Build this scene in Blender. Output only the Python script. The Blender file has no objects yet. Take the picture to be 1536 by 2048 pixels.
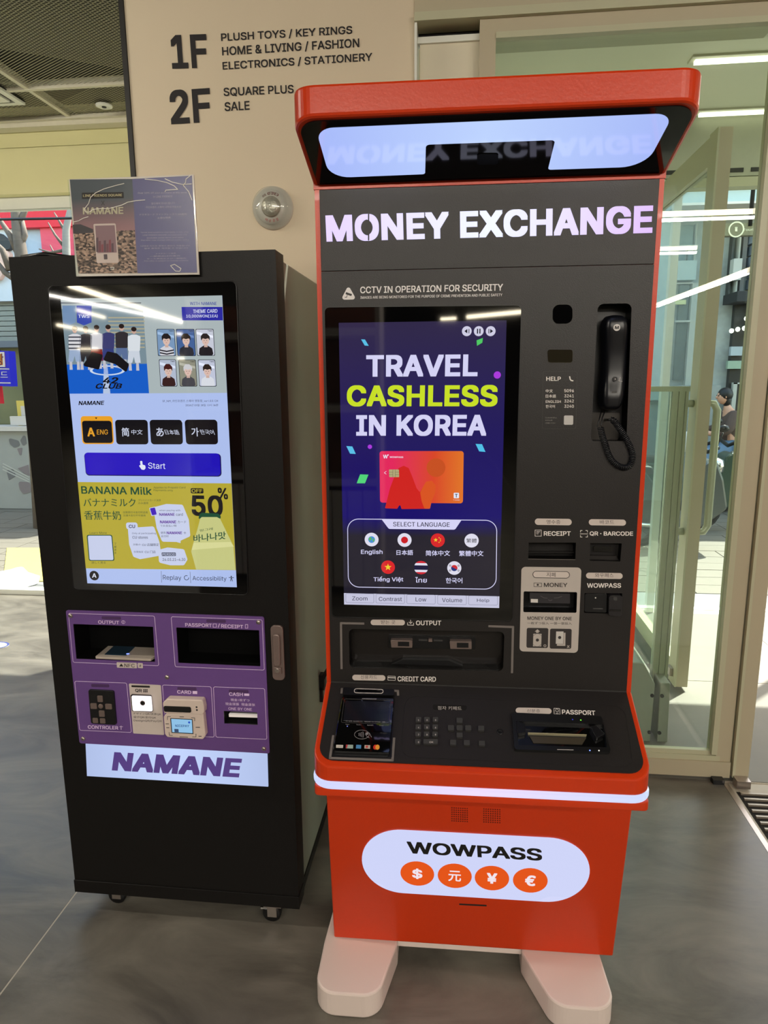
import bpy, math, random
from mathutils import Vector, Matrix
random.seed(4)
sc = bpy.context.scene
C = sc.collection
V3 = Vector
# ---------------------------------------------------------------- camera (calibrated from the vanishing points)
FPX = 1368.66
PIT, ROL, YAW = math.radians(11.014), math.radians(-.4268), math.radians(6.374)
CAMH = 1.5
_c, _s = math.cos(PIT), math.sin(PIT)
CM = Matrix(((math.cos(ROL), -math.sin(ROL), 0), (math.sin(ROL), math.cos(ROL), 0), (0, 0, 1))) @ \
     Matrix(((1, 0, 0), (0, -_s, -_c), (0, _c, -_s))) @ \
     Matrix(((math.cos(YAW), math.sin(YAW), 0), (-math.sin(YAW), math.cos(YAW), 0), (0, 0, 1)))
CAMP = V3((0, 0, CAMH))
cd = bpy.data.cameras.new('camera'); cam = bpy.data.objects.new('camera', cd); C.objects.link(cam)
cd.sensor_width = 36; cd.lens = FPX / 2048 * 36; cd.clip_start = .05; cd.clip_end = 200
rx, ry, rz = CM[0], -CM[1], -CM[2]
cam.matrix_world = Matrix(((rx[0], ry[0], rz[0], 0), (rx[1], ry[1], rz[1], 0), (rx[2], ry[2], rz[2], CAMH), (0, 0, 0, 1)))
sc.camera = cam
# ---------------------------------------------------------------- world, sun, exposure
def lin(c):
    return tuple(((x / 255) / 12.92 if x / 255 <= .04045 else ((x / 255 + .055) / 1.055) ** 2.4) for x in c)
w = bpy.data.worlds.new('sky'); sc.world = w; w.use_nodes = True
nt = w.node_tree; nt.nodes.clear()
wo = nt.nodes.new('ShaderNodeOutputWorld'); bg = nt.nodes.new('ShaderNodeBackground')
sk = nt.nodes.new('ShaderNodeTexSky'); sk.sky_type = 'NISHITA'; sk.sun_disc = False
sk.sun_elevation = math.radians(53); sk.sun_rotation = math.radians(45)
SKY = 1.0
bg.inputs[1].default_value = SKY
hz = nt.nodes.new('ShaderNodeVectorMath'); hz.operation = 'MULTIPLY'; hz.inputs[1].default_value = (1.12, 1.0, .80)     # hazy spring sky
nt.links.new(sk.outputs[0], hz.inputs[0]); nt.links.new(hz.outputs[0], bg.inputs[0]); nt.links.new(bg.outputs[0], wo.inputs[0])
SUN = 15.0
sd = bpy.data.lights.new('sun', 'SUN'); sd.energy = SUN; sd.angle = math.radians(.6); sd.color = (1, .95, .86)
so = bpy.data.objects.new('sun', sd); C.objects.link(so)
so.rotation_euler = V3((-.7071, -.7071, -1.327)).to_track_quat('-Z', 'Y').to_euler(); so.location = (5, 9, 9)
sc.view_settings.view_transform = 'Standard'; sc.view_settings.look = 'None'
sc.view_settings.exposure = 0; sc.view_settings.gamma = 1; sc.view_settings.use_curve_mapping = False
STRIP = 24.0      # luminance of the shop's ceiling tubes
CEIL = 3.04
def area(x, y, z, sx, sy, e, col=(1, .93, .83)):
    l = bpy.data.lights.new('strip_glow', 'AREA'); l.shape = 'RECTANGLE'; l.size = sx; l.size_y = sy; l.energy = e; l.color = col
    o = bpy.data.objects.new('strip_glow', l); C.objects.link(o); o.location = (x, y, z); o.rotation_euler[0] = math.radians(40) if y < 2 and sx > sy else 0; return o
# the glow of the shop's tube lights and of tubes added as fill (their fixtures are built below at the same places)
TUBES = [(3.85, -7.1, .07, 5.1), (2.9, -1.68, 2.6, .032), (1.2, -3.41, 2.8, .032), (-1.2, -2.5, 2.0, .05), (-3.3, 1.2, 2.0, .05), (-8.0, .8, .06, 3), (5.2, 1.9, 2.2, .05)]  # later entries are unseen tubes added to brighten the walls and beam
area(-6.6, -12, 2.86, .1, 10, 240)
for t in TUBES:
    area(t[0], t[1], 2.86, t[2], t[3], 22.5 * max(t[2], t[3]))
area(2.4, 3.66, 2.915, 2.6, .05, 16, (1, .97, .85))

# ---------------------------------------------------------------- materials
MATS = {}
def mat(name, col=(128, 128, 128), rough=.5, metal=0, emit=None, es=1.0, nz=.06, ns=30, bump=0, bs=200, spec=.5, coat=0):
    if name in MATS: return MATS[name]
    m = bpy.data.materials.new(name); m.use_nodes = True; t = m.node_tree; b = t.nodes['Principled BSDF']
    L = lin(col)
    b.inputs['Roughness'].default_value = rough; b.inputs['Metallic'].default_value = metal
    b.inputs['Specular IOR Level'].default_value = spec
    if coat: b.inputs['Coat Weight'].default_value = coat; b.inputs['Coat Roughness'].default_value = .04
    tc = t.nodes.new('ShaderNodeTexCoord')
    n = t.nodes.new('ShaderNodeTexNoise'); n.inputs['Scale'].default_value = ns; n.inputs['Detail'].default_value = 3
    t.links.new(tc.outputs['Object'], n.inputs['Vector'])
    r = t.nodes.new('ShaderNodeMapRange'); r.inputs['To Min'].default_value = 1 - nz; r.inputs['To Max'].default_value = 1 + nz
    t.links.new(n.outputs['Fac'], r.inputs['Value'])
    vm = t.nodes.new('ShaderNodeVectorMath'); vm.operation = 'SCALE'; vm.inputs[0].default_value = L
    t.links.new(r.outputs[0], vm.inputs['Scale']); t.links.new(vm.outputs[0], b.inputs['Base Color'])
    if emit is not None:
        b.inputs['Emission Color'].default_value = (*lin(emit), 1); b.inputs['Emission Strength'].default_value = es
    if bump:
        n2 = t.nodes.new('ShaderNodeTexNoise'); n2.inputs['Scale'].default_value = bs; n2.inputs['Detail'].default_value = 2
        t.links.new(tc.outputs['Object'], n2.inputs['Vector'])
        bp = t.nodes.new('ShaderNodeBump'); bp.inputs['Strength'].default_value = bump; bp.inputs['Distance'].default_value = .002
        t.links.new(n2.outputs['Fac'], bp.inputs['Height']); t.links.new(bp.outputs[0], b.inputs['Normal'])
    MATS[name] = m; return m
def scr(col, es=1.0):      # a lit pixel colour behind the display's glossy cover glass
    return mat('screen_%d_%d_%d_%g' % (*col, es), (3, 3, 3), .035, emit=col, es=es, nz=0, spec=.75)
def ink(col, rough=.5):
    return mat('ink_%d_%d_%d' % col, col, rough, nz=.03)
def glass(name, tint=(.93, .97, .94), refl=.0):
    if name in MATS: return MATS[name]
    m = bpy.data.materials.new(name); m.use_nodes = True; t = m.node_tree; t.nodes.clear()
    o = t.nodes.new('ShaderNodeOutputMaterial'); mx = t.nodes.new('ShaderNodeMixShader')
    tr = t.nodes.new('ShaderNodeBsdfTransparent'); tr.inputs[0].default_value = (*tint, 1)
    g = t.nodes.new('ShaderNodeBsdfGlossy'); g.inputs['Roughness'].default_value = 0
    lw = t.nodes.new('ShaderNodeLayerWeight'); lw.inputs[0].default_value = .5     # Schlick reflectance, the same from both sides
    pw = t.nodes.new('ShaderNodeMath'); pw.operation = 'POWER'; pw.inputs[1].default_value = 5
    f = t.nodes.new('ShaderNodeMath'); f.operation = 'MULTIPLY_ADD'; f.inputs[1].default_value = .95; f.inputs[2].default_value = .045 + refl
    t.links.new(lw.outputs['Facing'], pw.inputs[0]); t.links.new(pw.outputs[0], f.inputs[0])
    t.links.new(f.outputs[0], mx.inputs[0]); t.links.new(tr.outputs[0], mx.inputs[1]); t.links.new(g.outputs[0], mx.inputs[2])
    t.links.new(mx.outputs[0], o.inputs[0]); MATS[name] = m; return m
def gradmat(name, c0, c1, axis, a, b, es=1.0, mid=None):   # lit gradient picture on a display, across object space
    if name in MATS: return MATS[name]
    m = scr(c0, es).copy(); m.name = name; t = m.node_tree; bs = t.nodes['Principled BSDF']
    tc = t.nodes.new('ShaderNodeTexCoord'); sx = t.nodes.new('ShaderNodeSeparateXYZ'); t.links.new(tc.outputs['Object'], sx.inputs[0])
    mr = t.nodes.new('ShaderNodeMapRange'); mr.inputs['From Min'].default_value = a; mr.inputs['From Max'].default_value = b
    t.links.new(sx.outputs[axis], mr.inputs['Value'])
    cr = t.nodes.new('ShaderNodeValToRGB'); cr.color_ramp.elements[0].color = (*lin(c0), 1); cr.color_ramp.elements[1].color = (*lin(c1), 1)
    if mid: e = cr.color_ramp.elements.new(.5); e.color = (*lin(mid), 1)
    t.links.new(mr.outputs[0], cr.inputs[0]); t.links.new(cr.outputs[0], bs.inputs['Emission Color'])
    MATS[name] = m; return m

ORANGE = mat('orange_powder_coat', (203, 56, 14), .32, nz=.03, ns=6, bump=.12, bs=180, coat=.04, spec=.4)
CHAR = mat('charcoal_powder_coat', (37, 34, 33), .36, spec=.35, nz=.05, ns=6, bump=.2, bs=700)
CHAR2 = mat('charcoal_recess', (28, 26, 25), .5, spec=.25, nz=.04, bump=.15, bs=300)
BLACKG = mat('black_glass', (6, 6, 7), .03, nz=0, spec=.9)
BLK = mat('black_plastic', (14, 14, 16), .35, nz=.05)
BLKM = mat('matt_black_steel', (15, 13, 12), .45, spec=.28, nz=.06, bump=.1, bs=500)
GREYP = mat('grey_key_plastic', (58, 57, 56), .45, nz=.05)
WHP = mat('white_paint_plinth', (222, 205, 196), .35, nz=.02, ns=8)
PURP = mat('purple_panel_paint', (104, 72, 136), .4, nz=.04, bump=.05)
LILAC = ink((226, 202, 236)); PRW = ink((214, 208, 202)); PRG = ink((190, 182, 178)); STK = ink((205, 192, 184)); PRB = ink((30, 27, 26))
STEEL = mat('brushed_steel', (176, 166, 158), .32, metal=.85, nz=.08, ns=60)
GREYST = mat('satin_grey_alloy', (120, 104, 98), .4, metal=.3)
MONP = mat('light_grey_plate', (186, 176, 168), .45, nz=.03)
BRK = ink((118, 110, 106))
TAUPE = mat('taupe_painted_frame', (182, 173, 146), .45, nz=.03, ns=4)
TAUPEL = mat('pale_green_frame', (186, 186, 156), .4, nz=.03, ns=4)
WALLM = mat('greige_wall_paint', (214, 200, 174), .75, nz=.03, ns=3, bump=.06, bs=90)
GLASS = glass('door_glass', (.90, .96, .92)); GLASSC = glass('clear_glass', (.95, .98, .97))

# ---------------------------------------------------------------- planes: a pixel of the photograph lands on a real plane
class Pl:
    def __init__(s, O, e1, e2):
        s.O = V3(O); s.e1 = V3(e1).normalized(); s.e2 = V3(e2).normalized(); s.n = s.e1.cross(s.e2).normalized()
    def px(s, x, y):
        d = CM.transposed() @ V3(((x - 768) / FPX, (y - 1024) / FPX, 1))
        t = (s.O - CAMP).dot(s.n) / d.dot(s.n); P = CAMP + d * t - s.O
        return (P.dot(s.e1), P.dot(s.e2))
    def W(s, a, b, w=0): return s.O + s.e1 * a + s.e2 * b + s.n * w
    def off(s, w): return Pl(s.O + s.n * w, s.e1, s.e2)
def rnd(pts, r, seg=5):       # round the corners of a polygon
    out = []; n = len(pts); rs = r if isinstance(r, (list, tuple)) else [r] * n
    for i in range(n):
        p = V3((*pts[i], 0)); a = V3((*pts[i - 1], 0)) - p; b = V3((*pts[(i + 1) % n], 0)) - p; R = rs[i]
        if R <= 0: out.append(tuple(p[:2])); continue
        la, lb = a.length, b.length; a.normalize(); b.normalize()
        ang = a.angle(b, math.pi); 
        if ang > 3.1: out.append(tuple(p[:2])); continue
        d = min(R / math.tan(ang / 2), la * .499, lb * .499); R2 = d * math.tan(ang / 2)
        c = p + (a + b).normalized() * (R2 / math.sin(ang / 2))
        v0 = p + a * d - c; v1 = p + b * d - c; a0 = math.atan2(v0.y, v0.x); da = math.atan2(v1.y, v1.x) - a0
        while da > math.pi: da -= 2 * math.pi
        while da < -math.pi: da += 2 * math.pi
        for k in range(seg + 1):
            t = a0 + da * k / seg; out.append((c.x + R2 * math.cos(t), c.y + R2 * math.sin(t)))
    return out
def ccw(p):
    A = sum(p[i - 1][0] * p[i][1] - p[i][0] * p[i - 1][1] for i in range(len(p)))
    return list(p) if A > 0 else list(reversed(p))
def ell(cx, cy, rx_, ry_=None, n=20):
    ry_ = ry_ or rx_
    return [(cx + rx_ * math.cos(2 * math.pi * k / n), cy + ry_ * math.sin(2 * math.pi * k / n)) for k in range(n)]
DG = None
def conv(cu):
    o = bpy.data.objects.new('tmp', cu); C.objects.link(o)
    dg = bpy.context.evaluated_depsgraph_get(); me = bpy.data.meshes.new_from_object(o.evaluated_get(dg))
    vs = [v.co.copy() for v in me.vertices]; fs = [tuple(p.vertices) for p in me.polygons]
    bpy.data.objects.remove(o); bpy.data.meshes.remove(me); bpy.data.curves.remove(cu)
    return vs, fs
TXT = {}
try:      # Blender's own bundled interface typeface
    FONT = bpy.data.fonts.load(bpy.utils.resource_path('LOCAL') + '/datafiles/fonts/Inter.woff2')
except Exception:
    FONT = None
from mathutils.geometry import delaunay_2d_cdt, interpolate_bezier
def glyphs(cu):      # fill each outline of the lettering by itself, so that overlapping strokes stay solid
    o = bpy.data.objects.new('tmp', cu); C.objects.link(o)
    c2 = o.to_curve(bpy.context.evaluated_depsgraph_get()); loops = []
    for sp in c2.splines:
        pts = []
        if sp.type == 'BEZIER':
            bp = sp.bezier_points; n = len(bp)
            for i in range(n):
                a, b = bp[i], bp[(i + 1) % n]
                st = ((a.handle_right - a.co).length < 1e-5 and (b.handle_left - b.co).length < 1e-5) or (a.handle_right_type == 'VECTOR' and b.handle_left_type == 'VECTOR')
                pts += [a.co.copy()] if st else interpolate_bezier(a.co, a.handle_right, b.handle_left, b.co, 6)[:-1]
        else: pts = [V3(p.co[:3]) for p in sp.points]
        q = []
        for p in pts:
            if not q or (p - q[-1]).length > 1e-5: q.append(V3((p.x, p.y, 0)))
        if len(q) > 2: loops.append((sum(q[i - 1].x * q[i].y - q[i].x * q[i - 1].y for i in range(len(q))), q))
    o.to_curve_clear(); bpy.data.objects.remove(o)
    bpy.data.curves.remove(cu)
    sg = 1 if max(loops, key=lambda l: abs(l[0]))[0] > 0 else -1
    def inside(p, L):
        r = False
        for i in range(len(L)):
            a, b = L[i - 1], L[i]
            if (a.y > p.y) != (b.y > p.y) and p.x < (b.x - a.x) * (p.y - a.y) / (b.y - a.y) + a.x: r = not r
        return r
    vs, fs = [], []
    outs = [l for l in loops if l[0] * sg > 0]
    for k, (A, L) in enumerate(outs):
        hl = [h for B, h in loops if B * sg < 0 and inside(h[0], L)]
        base = len(vs); p2 = [p.to_2d() for p in L]; n = len(p2); ed = [(i, (i + 1) % n) for i in range(n)]
        for h in hl: m_ = len(p2); p2 += [p.to_2d() for p in h]; ed += [(m_ + i, m_ + (i + 1) % len(h)) for i in range(len(h))]
        cv, _, cf, *_r = delaunay_2d_cdt(p2, ed, [], 0, 1e-6)
        vs += [V3((p.x, p.y, (k % 2) * 1e-5)) for p in cv]
        for t in cf:
            a, b, c = (cv[i] for i in t[:3]); q = V3(((a.x + b.x + c.x) / 3, (a.y + b.y + c.y) / 3, 0))
            if not inside(q, L) or any(inside(q, h) for h in hl): continue
            fs.append(tuple(base + i for i in (t if (b - a).cross(c - a) > 0 else list(t)[::-1])))
    return vs, fs
def text_mesh(s, bold):
    if (s, bold) not in TXT:
        cu = bpy.data.curves.new('t', 'FONT'); cu.body = s; cu.resolution_u = 3; cu.fill_mode = 'FRONT'
        if FONT and all(ord(c) < 0x500 or c in '€ếệ' for c in s): cu.font = FONT
        if bold > .055: cu.space_character = 1.04
        vs, fs = glyphs(cu) if cu.font == FONT and FONT else conv(cu)
        if bold > .004:      # heavier weight: copies of the outline shifted in eight directions
            n0 = len(vs); r = bold * .5; v0, f0 = vs, fs; vs, fs = [], []
            dirs = [(i, j) for i in (-1, 0, 1) for j in (-1, 0, 1)] if bold > .02 else [(-1, 0), (1, 0)]
            for k, (i, j) in enumerate(dirs):
                vs += [V3((v.x + i * r, v.y + j * r * .8, v.z + k * 2e-5)) for v in v0]; fs += [tuple(q + k * n0 for q in f) for f in f0]
        x0 = min(v.x for v in vs); x1 = max(v.x for v in vs); y0 = min(v.y for v in vs); y1 = max(v.y for v in vs)
        TXT[(s, bold)] = ([((v.x - x0) / (x1 - x0), (v.y - y0) / (y1 - y0), v.z) for v in vs], fs, (x1 - x0) / (y1 - y0))
    return TXT[(s, bold)]
ORG = {}
def setp(o, **k):
    for a, b in k.items():
        if b is not None: o[a] = b
    return o
def empty(name, loc, label=None, category=None, group=None, kind=None, parent=None):
    o = bpy.data.objects.new(name, None); C.objects.link(o); o.empty_display_size = .05
    loc = V3(loc); ORG[o.name] = loc
    if parent: o.parent = parent; o.location = loc - ORG[parent.name]
    else: o.location = loc
    return setp(o, label=label, category=category, group=group, kind=kind)
class MB:
    def __init__(s): s.v = []; s.f = []; s.m = []; s.mats = []; s.sm = []
    def mi(s, m):
        if m not in s.mats: s.mats.append(m)
        return s.mats.index(m)
    def add(s, vs, fs, m, smooth=False):
        b = len(s.v); i = s.mi(m); s.v += [V3(v) for v in vs]
        for f in fs: s.f.append([b + k for k in f]); s.m.append(i); s.sm.append(smooth)
        return s
    def prism(s, P, pts, w0, w1, m, cap0=True):
        pts = ccw(pts); n = len(pts)
        vs = [P.W(a, b, w0) for a, b in pts] + [P.W(a, b, w1) for a, b in pts]
        if w1 < w0: vs = vs[n:] + vs[:n]
        fs = [tuple(range(n, 2 * n))] + ([tuple(range(n - 1, -1, -1))] if cap0 else [])
        fs += [(i, (i + 1) % n, n + (i + 1) % n, n + i) for i in range(n)]
        return s.add(vs, fs, m)
    def flat(s, P, pts, w, m):
        pts = ccw(pts); return s.add([P.W(a, b, w) for a, b in pts], [tuple(range(len(pts)))], m)
    def plate(s, P, outer, holes, w0, w1, m, mw=None):     # plate with holes (2D filled curve)
        cu = bpy.data.curves.new('p', 'CURVE'); cu.dimensions = '2D'; cu.fill_mode = 'FRONT'
        loops = [ccw(outer)] + [list(reversed(ccw(h))) for h in holes]
        for L in loops:
            sp = cu.splines.new('POLY'); sp.points.add(len(L) - 1); sp.use_cyclic_u = True
            for k, p in enumerate(L): sp.points[k].co = (p[0], p[1], 0, 1)
        vs, fs = conv(cu)
        ff = []
        for f in fs:
            a, b, c = vs[f[0]], vs[f[1]], vs[f[2]]
            if (b - a).cross(c - a).z < 0: f = tuple(reversed(f))
            ff.append(f)
        s.add([P.W(v.x, v.y, w1) for v in vs], ff, m)
        s.add([P.W(v.x, v.y, w0) for v in vs], [tuple(reversed(f)) for f in ff], m)
        for k, L in enumerate(loops):
            n = len(L); s.add([P.W(a, b, w0) for a, b in L] + [P.W(a, b, w1) for a, b in L],
                              [(i, (i + 1) % n, n + (i + 1) % n, n + i) for i in range(n)], (mw or m) if k else m)
        return s
    def ring(s, P, pts, t, w0, w1, m):   # outline of a polygon, thickness t inwards
        pts = ccw(pts); n = len(pts); inn = []
        for i in range(n):
            a = V3((*pts[i - 1], 0)); p = V3((*pts[i], 0)); b = V3((*pts[(i + 1) % n], 0))
            d1 = (p - a).normalized(); d2 = (b - p).normalized(); nn = V3((-(d1 + d2).y, (d1 + d2).x, 0)).normalized()
            c = max(.3, nn.dot(V3((-d1.y, d1.x, 0)))); q = p + nn * t / c; inn.append((q.x, q.y))
        vs = [P.W(*p, w1) for p in pts] + [P.W(*p, w1) for p in inn] + [P.W(*p, w0) for p in pts] + [P.W(*p, w0) for p in inn]
        fs = []
        for i in range(n):
            j = (i + 1) % n; fs += [(i, j, n + j, n + i), (2 * n + i, 2 * n + j, j, i), (n + i, n + j, 3 * n + j, 3 * n + i)]
        return s.add(vs, fs, m)
    def line(s, P, pts, t, w, m, h=.0004):   # polyline of width t in the plane
        for i in range(len(pts) - 1):
            a = V3((*pts[i], 0)); b = V3((*pts[i + 1], 0)); d = (b - a)
            if d.length < 1e-6: continue
            d.normalize(); q = V3((-d.y, d.x, 0)) * t / 2; a = a - d * t * .35; b = b + d * t * .35
            s.prism(P, [(a + q)[:2], (a - q)[:2], (b - q)[:2], (b + q)[:2]], w, w + h, m, False)
        return s
    def text(s, P, st, bl, br, tl, w, m, bold=0.0, px=True):  # fit a line of lettering to three corners of its box
        uv, fs, _ = text_mesh(st, bold)
        if px: bl, br, tl = P.px(*bl), P.px(*br), P.px(*tl)
        B = V3((*bl, 0)); E1 = V3((*br, 0)) - B; E2 = V3((*tl, 0)) - B
        vs = []
        for u, v, k in uv:
            q = B + E1 * u + E2 * v; vs.append(P.W(q.x, q.y, w + k))
        return s.add(vs, fs, m)
    def box(s, c, d, m, rot=None):
        c = V3(c); x, y, z = (k / 2 for k in d); vs = [V3((a * x, b * y, e * z)) for a in (-1, 1) for b in (-1, 1) for e in (-1, 1)]
        if rot: vs = [rot @ v for v in vs]
        return s.add([c + v for v in vs], [(0, 1, 3, 2), (4, 6, 7, 5), (0, 4, 5, 1), (2, 3, 7, 6), (0, 2, 6, 4), (1, 5, 7, 3)], m)
    def bb(s, x0, x1, y0, y1, z0, z1, m): return s.box(((x0 + x1) / 2, (y0 + y1) / 2, (z0 + z1) / 2), (x1 - x0, y1 - y0, z1 - z0), m)
    def tube(s, pts, r, m, n=8, cap=True, smooth=True):
        pts = [V3(p) for p in pts]; rs = r if isinstance(r, (list, tuple)) else [r] * len(pts); vs = []; fs = []
        up = V3((0, 0, 1)); prev = None
        for i, p in enumerate(pts):
            d = (pts[min(i + 1, len(pts) - 1)] - pts[max(i - 1, 0)]).normalized()
            if prev is None: q = d.cross(up if abs(d.z) < .9 else V3((1, 0, 0))).normalized()
            else: q = (prev - d * prev.dot(d)).normalized()
            prev = q; b = d.cross(q)
            vs += [p + (q * math.cos(2 * math.pi * k / n) + b * math.sin(2 * math.pi * k / n)) * rs[i] for k in range(n)]
        for i in range(len(pts) - 1):
            for k in range(n): fs.append((i * n + k, i * n + (k + 1) % n, (i + 1) * n + (k + 1) % n, (i + 1) * n + k))
        if cap: fs.append(tuple(range(n - 1, -1, -1))); fs.append(tuple(range((len(pts) - 1) * n, len(pts) * n)))
        return s.add(vs, fs, m, smooth)
    def lathe(s, o, ax, prof, m, n=24):    # prof: (radius, distance along ax)
        ax = V3(ax).normalized(); q = ax.cross(V3((0, 0, 1)) if abs(ax.z) < .9 else V3((1, 0, 0))).normalized(); b = ax.cross(q); vs = []; fs = []
        for r_, h in prof: vs += [V3(o) + ax * h + (q * math.cos(2 * math.pi * k / n) + b * math.sin(2 * math.pi * k / n)) * max(r_, 1e-5) for k in range(n)]
        for i in range(len(prof) - 1):
            for k in range(n): fs.append((i * n + k, i * n + (k + 1) % n, (i + 1) * n + (k + 1) % n, (i + 1) * n + k))
        return s.add(vs, fs, m, True)
    def sphere(s, c, r, m, n=12, sc_=(1, 1, 1), rot=None):
        vs = []; fs = []; k2 = n // 2
        for i in range(k2 + 1):
            for j in range(n):
                v = V3((math.sin(math.pi * i / k2) * math.cos(2 * math.pi * j / n) * sc_[0], math.sin(math.pi * i / k2) * math.sin(2 * math.pi * j / n) * sc_[1], math.cos(math.pi * i / k2) * sc_[2])) * r
                vs.append(V3(c) + (rot @ v if rot else v))
        for i in range(k2):
            for j in range(n): fs.append((i * n + j, (i + 1) * n + j, (i + 1) * n + (j + 1) % n, i * n + (j + 1) % n))
        return s.add(vs, fs, m, True)
    def build(s, name, parent=None, label=None, category=None, group=None, kind=None, bevel=0, o0=None):
        me = bpy.data.meshes.new(name)
        org = ORG[parent.name] if parent else (V3(o0) if o0 is not None else V3((0, 0, 0)))
        me.from_pydata([v - org for v in s.v], [], s.f)
        for m in s.mats: me.materials.append(m)
        me.polygons.foreach_set('material_index', s.m); me.polygons.foreach_set('use_smooth', s.sm); me.update()
        o = bpy.data.objects.new(name, me); C.objects.link(o)
        if parent: o.parent = parent
        else: o.location = org
        ORG[o.name] = org
        if bevel:
            b = o.modifiers.new('bevel', 'BEVEL'); b.width = bevel; b.segments = 2; b.limit_method = 'ANGLE'; b.angle_limit = .6
        return setp(o, label=label, category=category, group=group, kind=kind)
def Q(P, pts): return [P.px(*p) for p in pts]
def Z(s, ox, oy): return lambda *q: [(ox + x * s, oy + y * s) for x, y in q] if len(q) != 1 else (ox + q[0][0] * s, oy + q[0][1] * s)

# ================================================================ SETTING
FY, GY, OY = 2.49, 4.42, 8.7      # inner glass line, outer facade, far side of the lane
PF = Pl((0, FY, 0), (1, 0, 0), (0, 0, 1)); PG = Pl((0, GY, 0), (1, 0, 0), (0, 0, 1))
def pj(x, y, Y): P = Pl((0, Y, 0), (1, 0, 0), (0, 0, 1)); a, b = P.px(x, y); return V3((a, Y, b))
# floor material: trowelled microcement
def floormat(name, c0, c1, rough):
    m = mat(name, c0, rough, nz=.0); t = m.node_tree; b = t.nodes['Principled BSDF']
    tc = t.nodes.new('ShaderNodeTexCoord'); mp = t.nodes.new('ShaderNodeMapping'); mp.inputs['Scale'].default_value = (1, 2.2, 1)
    n = t.nodes.new('ShaderNodeTexNoise'); n.inputs['Scale'].default_value = 2.4; n.inputs['Detail'].default_value = 7; n.inputs['Roughness'].default_value = .62
    n.inputs['Distortion'].default_value = .8
    t.links.new(tc.outputs['Object'], mp.inputs[0]); t.links.new(mp.outputs[0], n.inputs['Vector'])
    cr = t.nodes.new('ShaderNodeValToRGB'); e = cr.color_ramp.elements; e[0].position = .3; e[1].position = .72; e[0].color = (*lin(c0), 1); e[1].color = (*lin(c1), 1)
    t.links.new(n.outputs['Fac'], cr.inputs[0]); t.links.new(cr.outputs[0], b.inputs['Base Color'])
    mr = t.nodes.new('ShaderNodeMapRange'); mr.inputs['To Min'].default_value = rough - .1; mr.inputs['To Max'].default_value = rough + .14
    t.links.new(n.outputs['Fac'], mr.inputs['Value']); t.links.new(mr.outputs[0], b.inputs['Roughness'])
    bp = t.nodes.new('ShaderNodeBump'); bp.inputs['Strength'].default_value = .25; bp.inputs['Distance'].default_value = .004
    t.links.new(n.outputs['Fac'], bp.inputs['Height']); t.links.new(bp.outputs[0], b.inputs['Normal'])
    return m
FLM = floormat('microcement_floor', (78, 74, 67), (126, 121, 110), .32)
DARKJ = mat('floor_joint_filler', (176, 168, 152), .6)
floor = MB().bb(-13, 7, -20, FY - .02, -.1, -.006, DARKJ).bb(-13, 7, FY - .02, GY + .1, -.1, -.003, DARKJ).build('floor', kind='structure')
MB().bb(-1.124, -1.119, -20, FY, -.01, -.0006, DARKJ).build('joint_strip', floor)
for x0, x1, y0, y1 in ((-13, -1.124, -20, GY + .04), (-1.119, 1.0, -20, FY - .02)):
    MB().bb(x0, x1, y0, y1, -.02, 0, FLM).build('floor_slab', floor)
MB().bb(1.02, 7, -20, 1.15, -.02, 0, FLM).build('floor_slab', floor)
MB().bb(2.6, 7, 1.15, FY - .02, -.02, 0, FLM).build('floor_slab', floor)
VST = mat('vestibule_stone', (116, 112, 102), .6, nz=.08, ns=9, bump=.1, bs=60)
for x0, x1 in ((-1.119, .55), (.555, 1.75), (1.755, 2.95), (2.955, 5)):
    for y0, y1 in ((FY - .015, 3.36), (3.367, GY - .02)):
        MB().bb(x0, x1, y0, y1, -.02, -.001, VST).build('floor_slab', floor)
# ceiling
CW = mat('white_ceiling_board', (206, 206, 190), .7, nz=.02, ns=2); CDK = mat('dark_ceiling_void', (42, 42, 36), .8)
ceiling = MB().bb(-13, 7, -20, FY - .02, 3.16, 3.3, CDK).bb(-13, -1.15, FY - .02, GY + .3, 3.16, 3.3, CDK).build('ceiling', kind='structure')
MESHM = mat('expanded_metal', (160, 157, 134), .5, metal=.3); GRID = mat('ceiling_grid_paint', (214, 210, 188), .5)
xs = [-5.92, -4.72, -3.52, -2.32, -1.165]; ys = [1.39, 2.59, 3.79, 4.34]
for i in range(4):
    for j in range(3):
        x0, x1, y0, y1 = xs[i] + .012, xs[i + 1] - .012, ys[j] + .012, ys[j + 1] - .012
        if i == 0 and j == 0: pass
        b = MB(); p = .019; t = .0028
        k = -(y1 - y0)
        while k < (x1 - x0):       # diagonal strands, clipped to the panel
            for sgn in (1, -1):
                ax = max(x0, x0 + k); bx_ = min(x1, x0 + k + (y1 - y0) / .58)
                def yy(x): v = (x - (x0 + k)) * .58; return (y0 + v) if sgn > 0 else (y1 - v)
                bx_ = min(bx_, x0 + k + (y1 - y0) / .58)
                if bx_ > ax:
                    A = V3((ax, yy(ax), CEIL)); B = V3((bx_, yy(bx_), CEIL)); d = (B - A).normalized(); q = V3((-d.y, d.x, 0)) * t
                    b.add([A - q, A + q, B + q, B - q], [(0, 1, 2, 3)], MESHM)
            k += p * 1.7
        b.build('mesh_panel', ceiling, kind='stuff')
for x in xs:
    MB().bb(x - .012, x + .012, .2, 4.34, CEIL - .012, CEIL + .03, GRID).build('grid_bar', ceiling)
for y in ys:
    MB().bb(-5.92, -1.165, y - .012, y + .012, CEIL - .014, CEIL + .03, GRID).build('grid_bar', ceiling)
MB().bb(-1.40, -1.165, 2.55, 3.25, CEIL - .03, CEIL - .014, mat('ceiling_trim_white', (222, 220, 205), .5)).build('ceiling_light_trim', ceiling, label='white strip panel beside the wall')  # ceiling light shown as plain white, its brightness only in the colour
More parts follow.
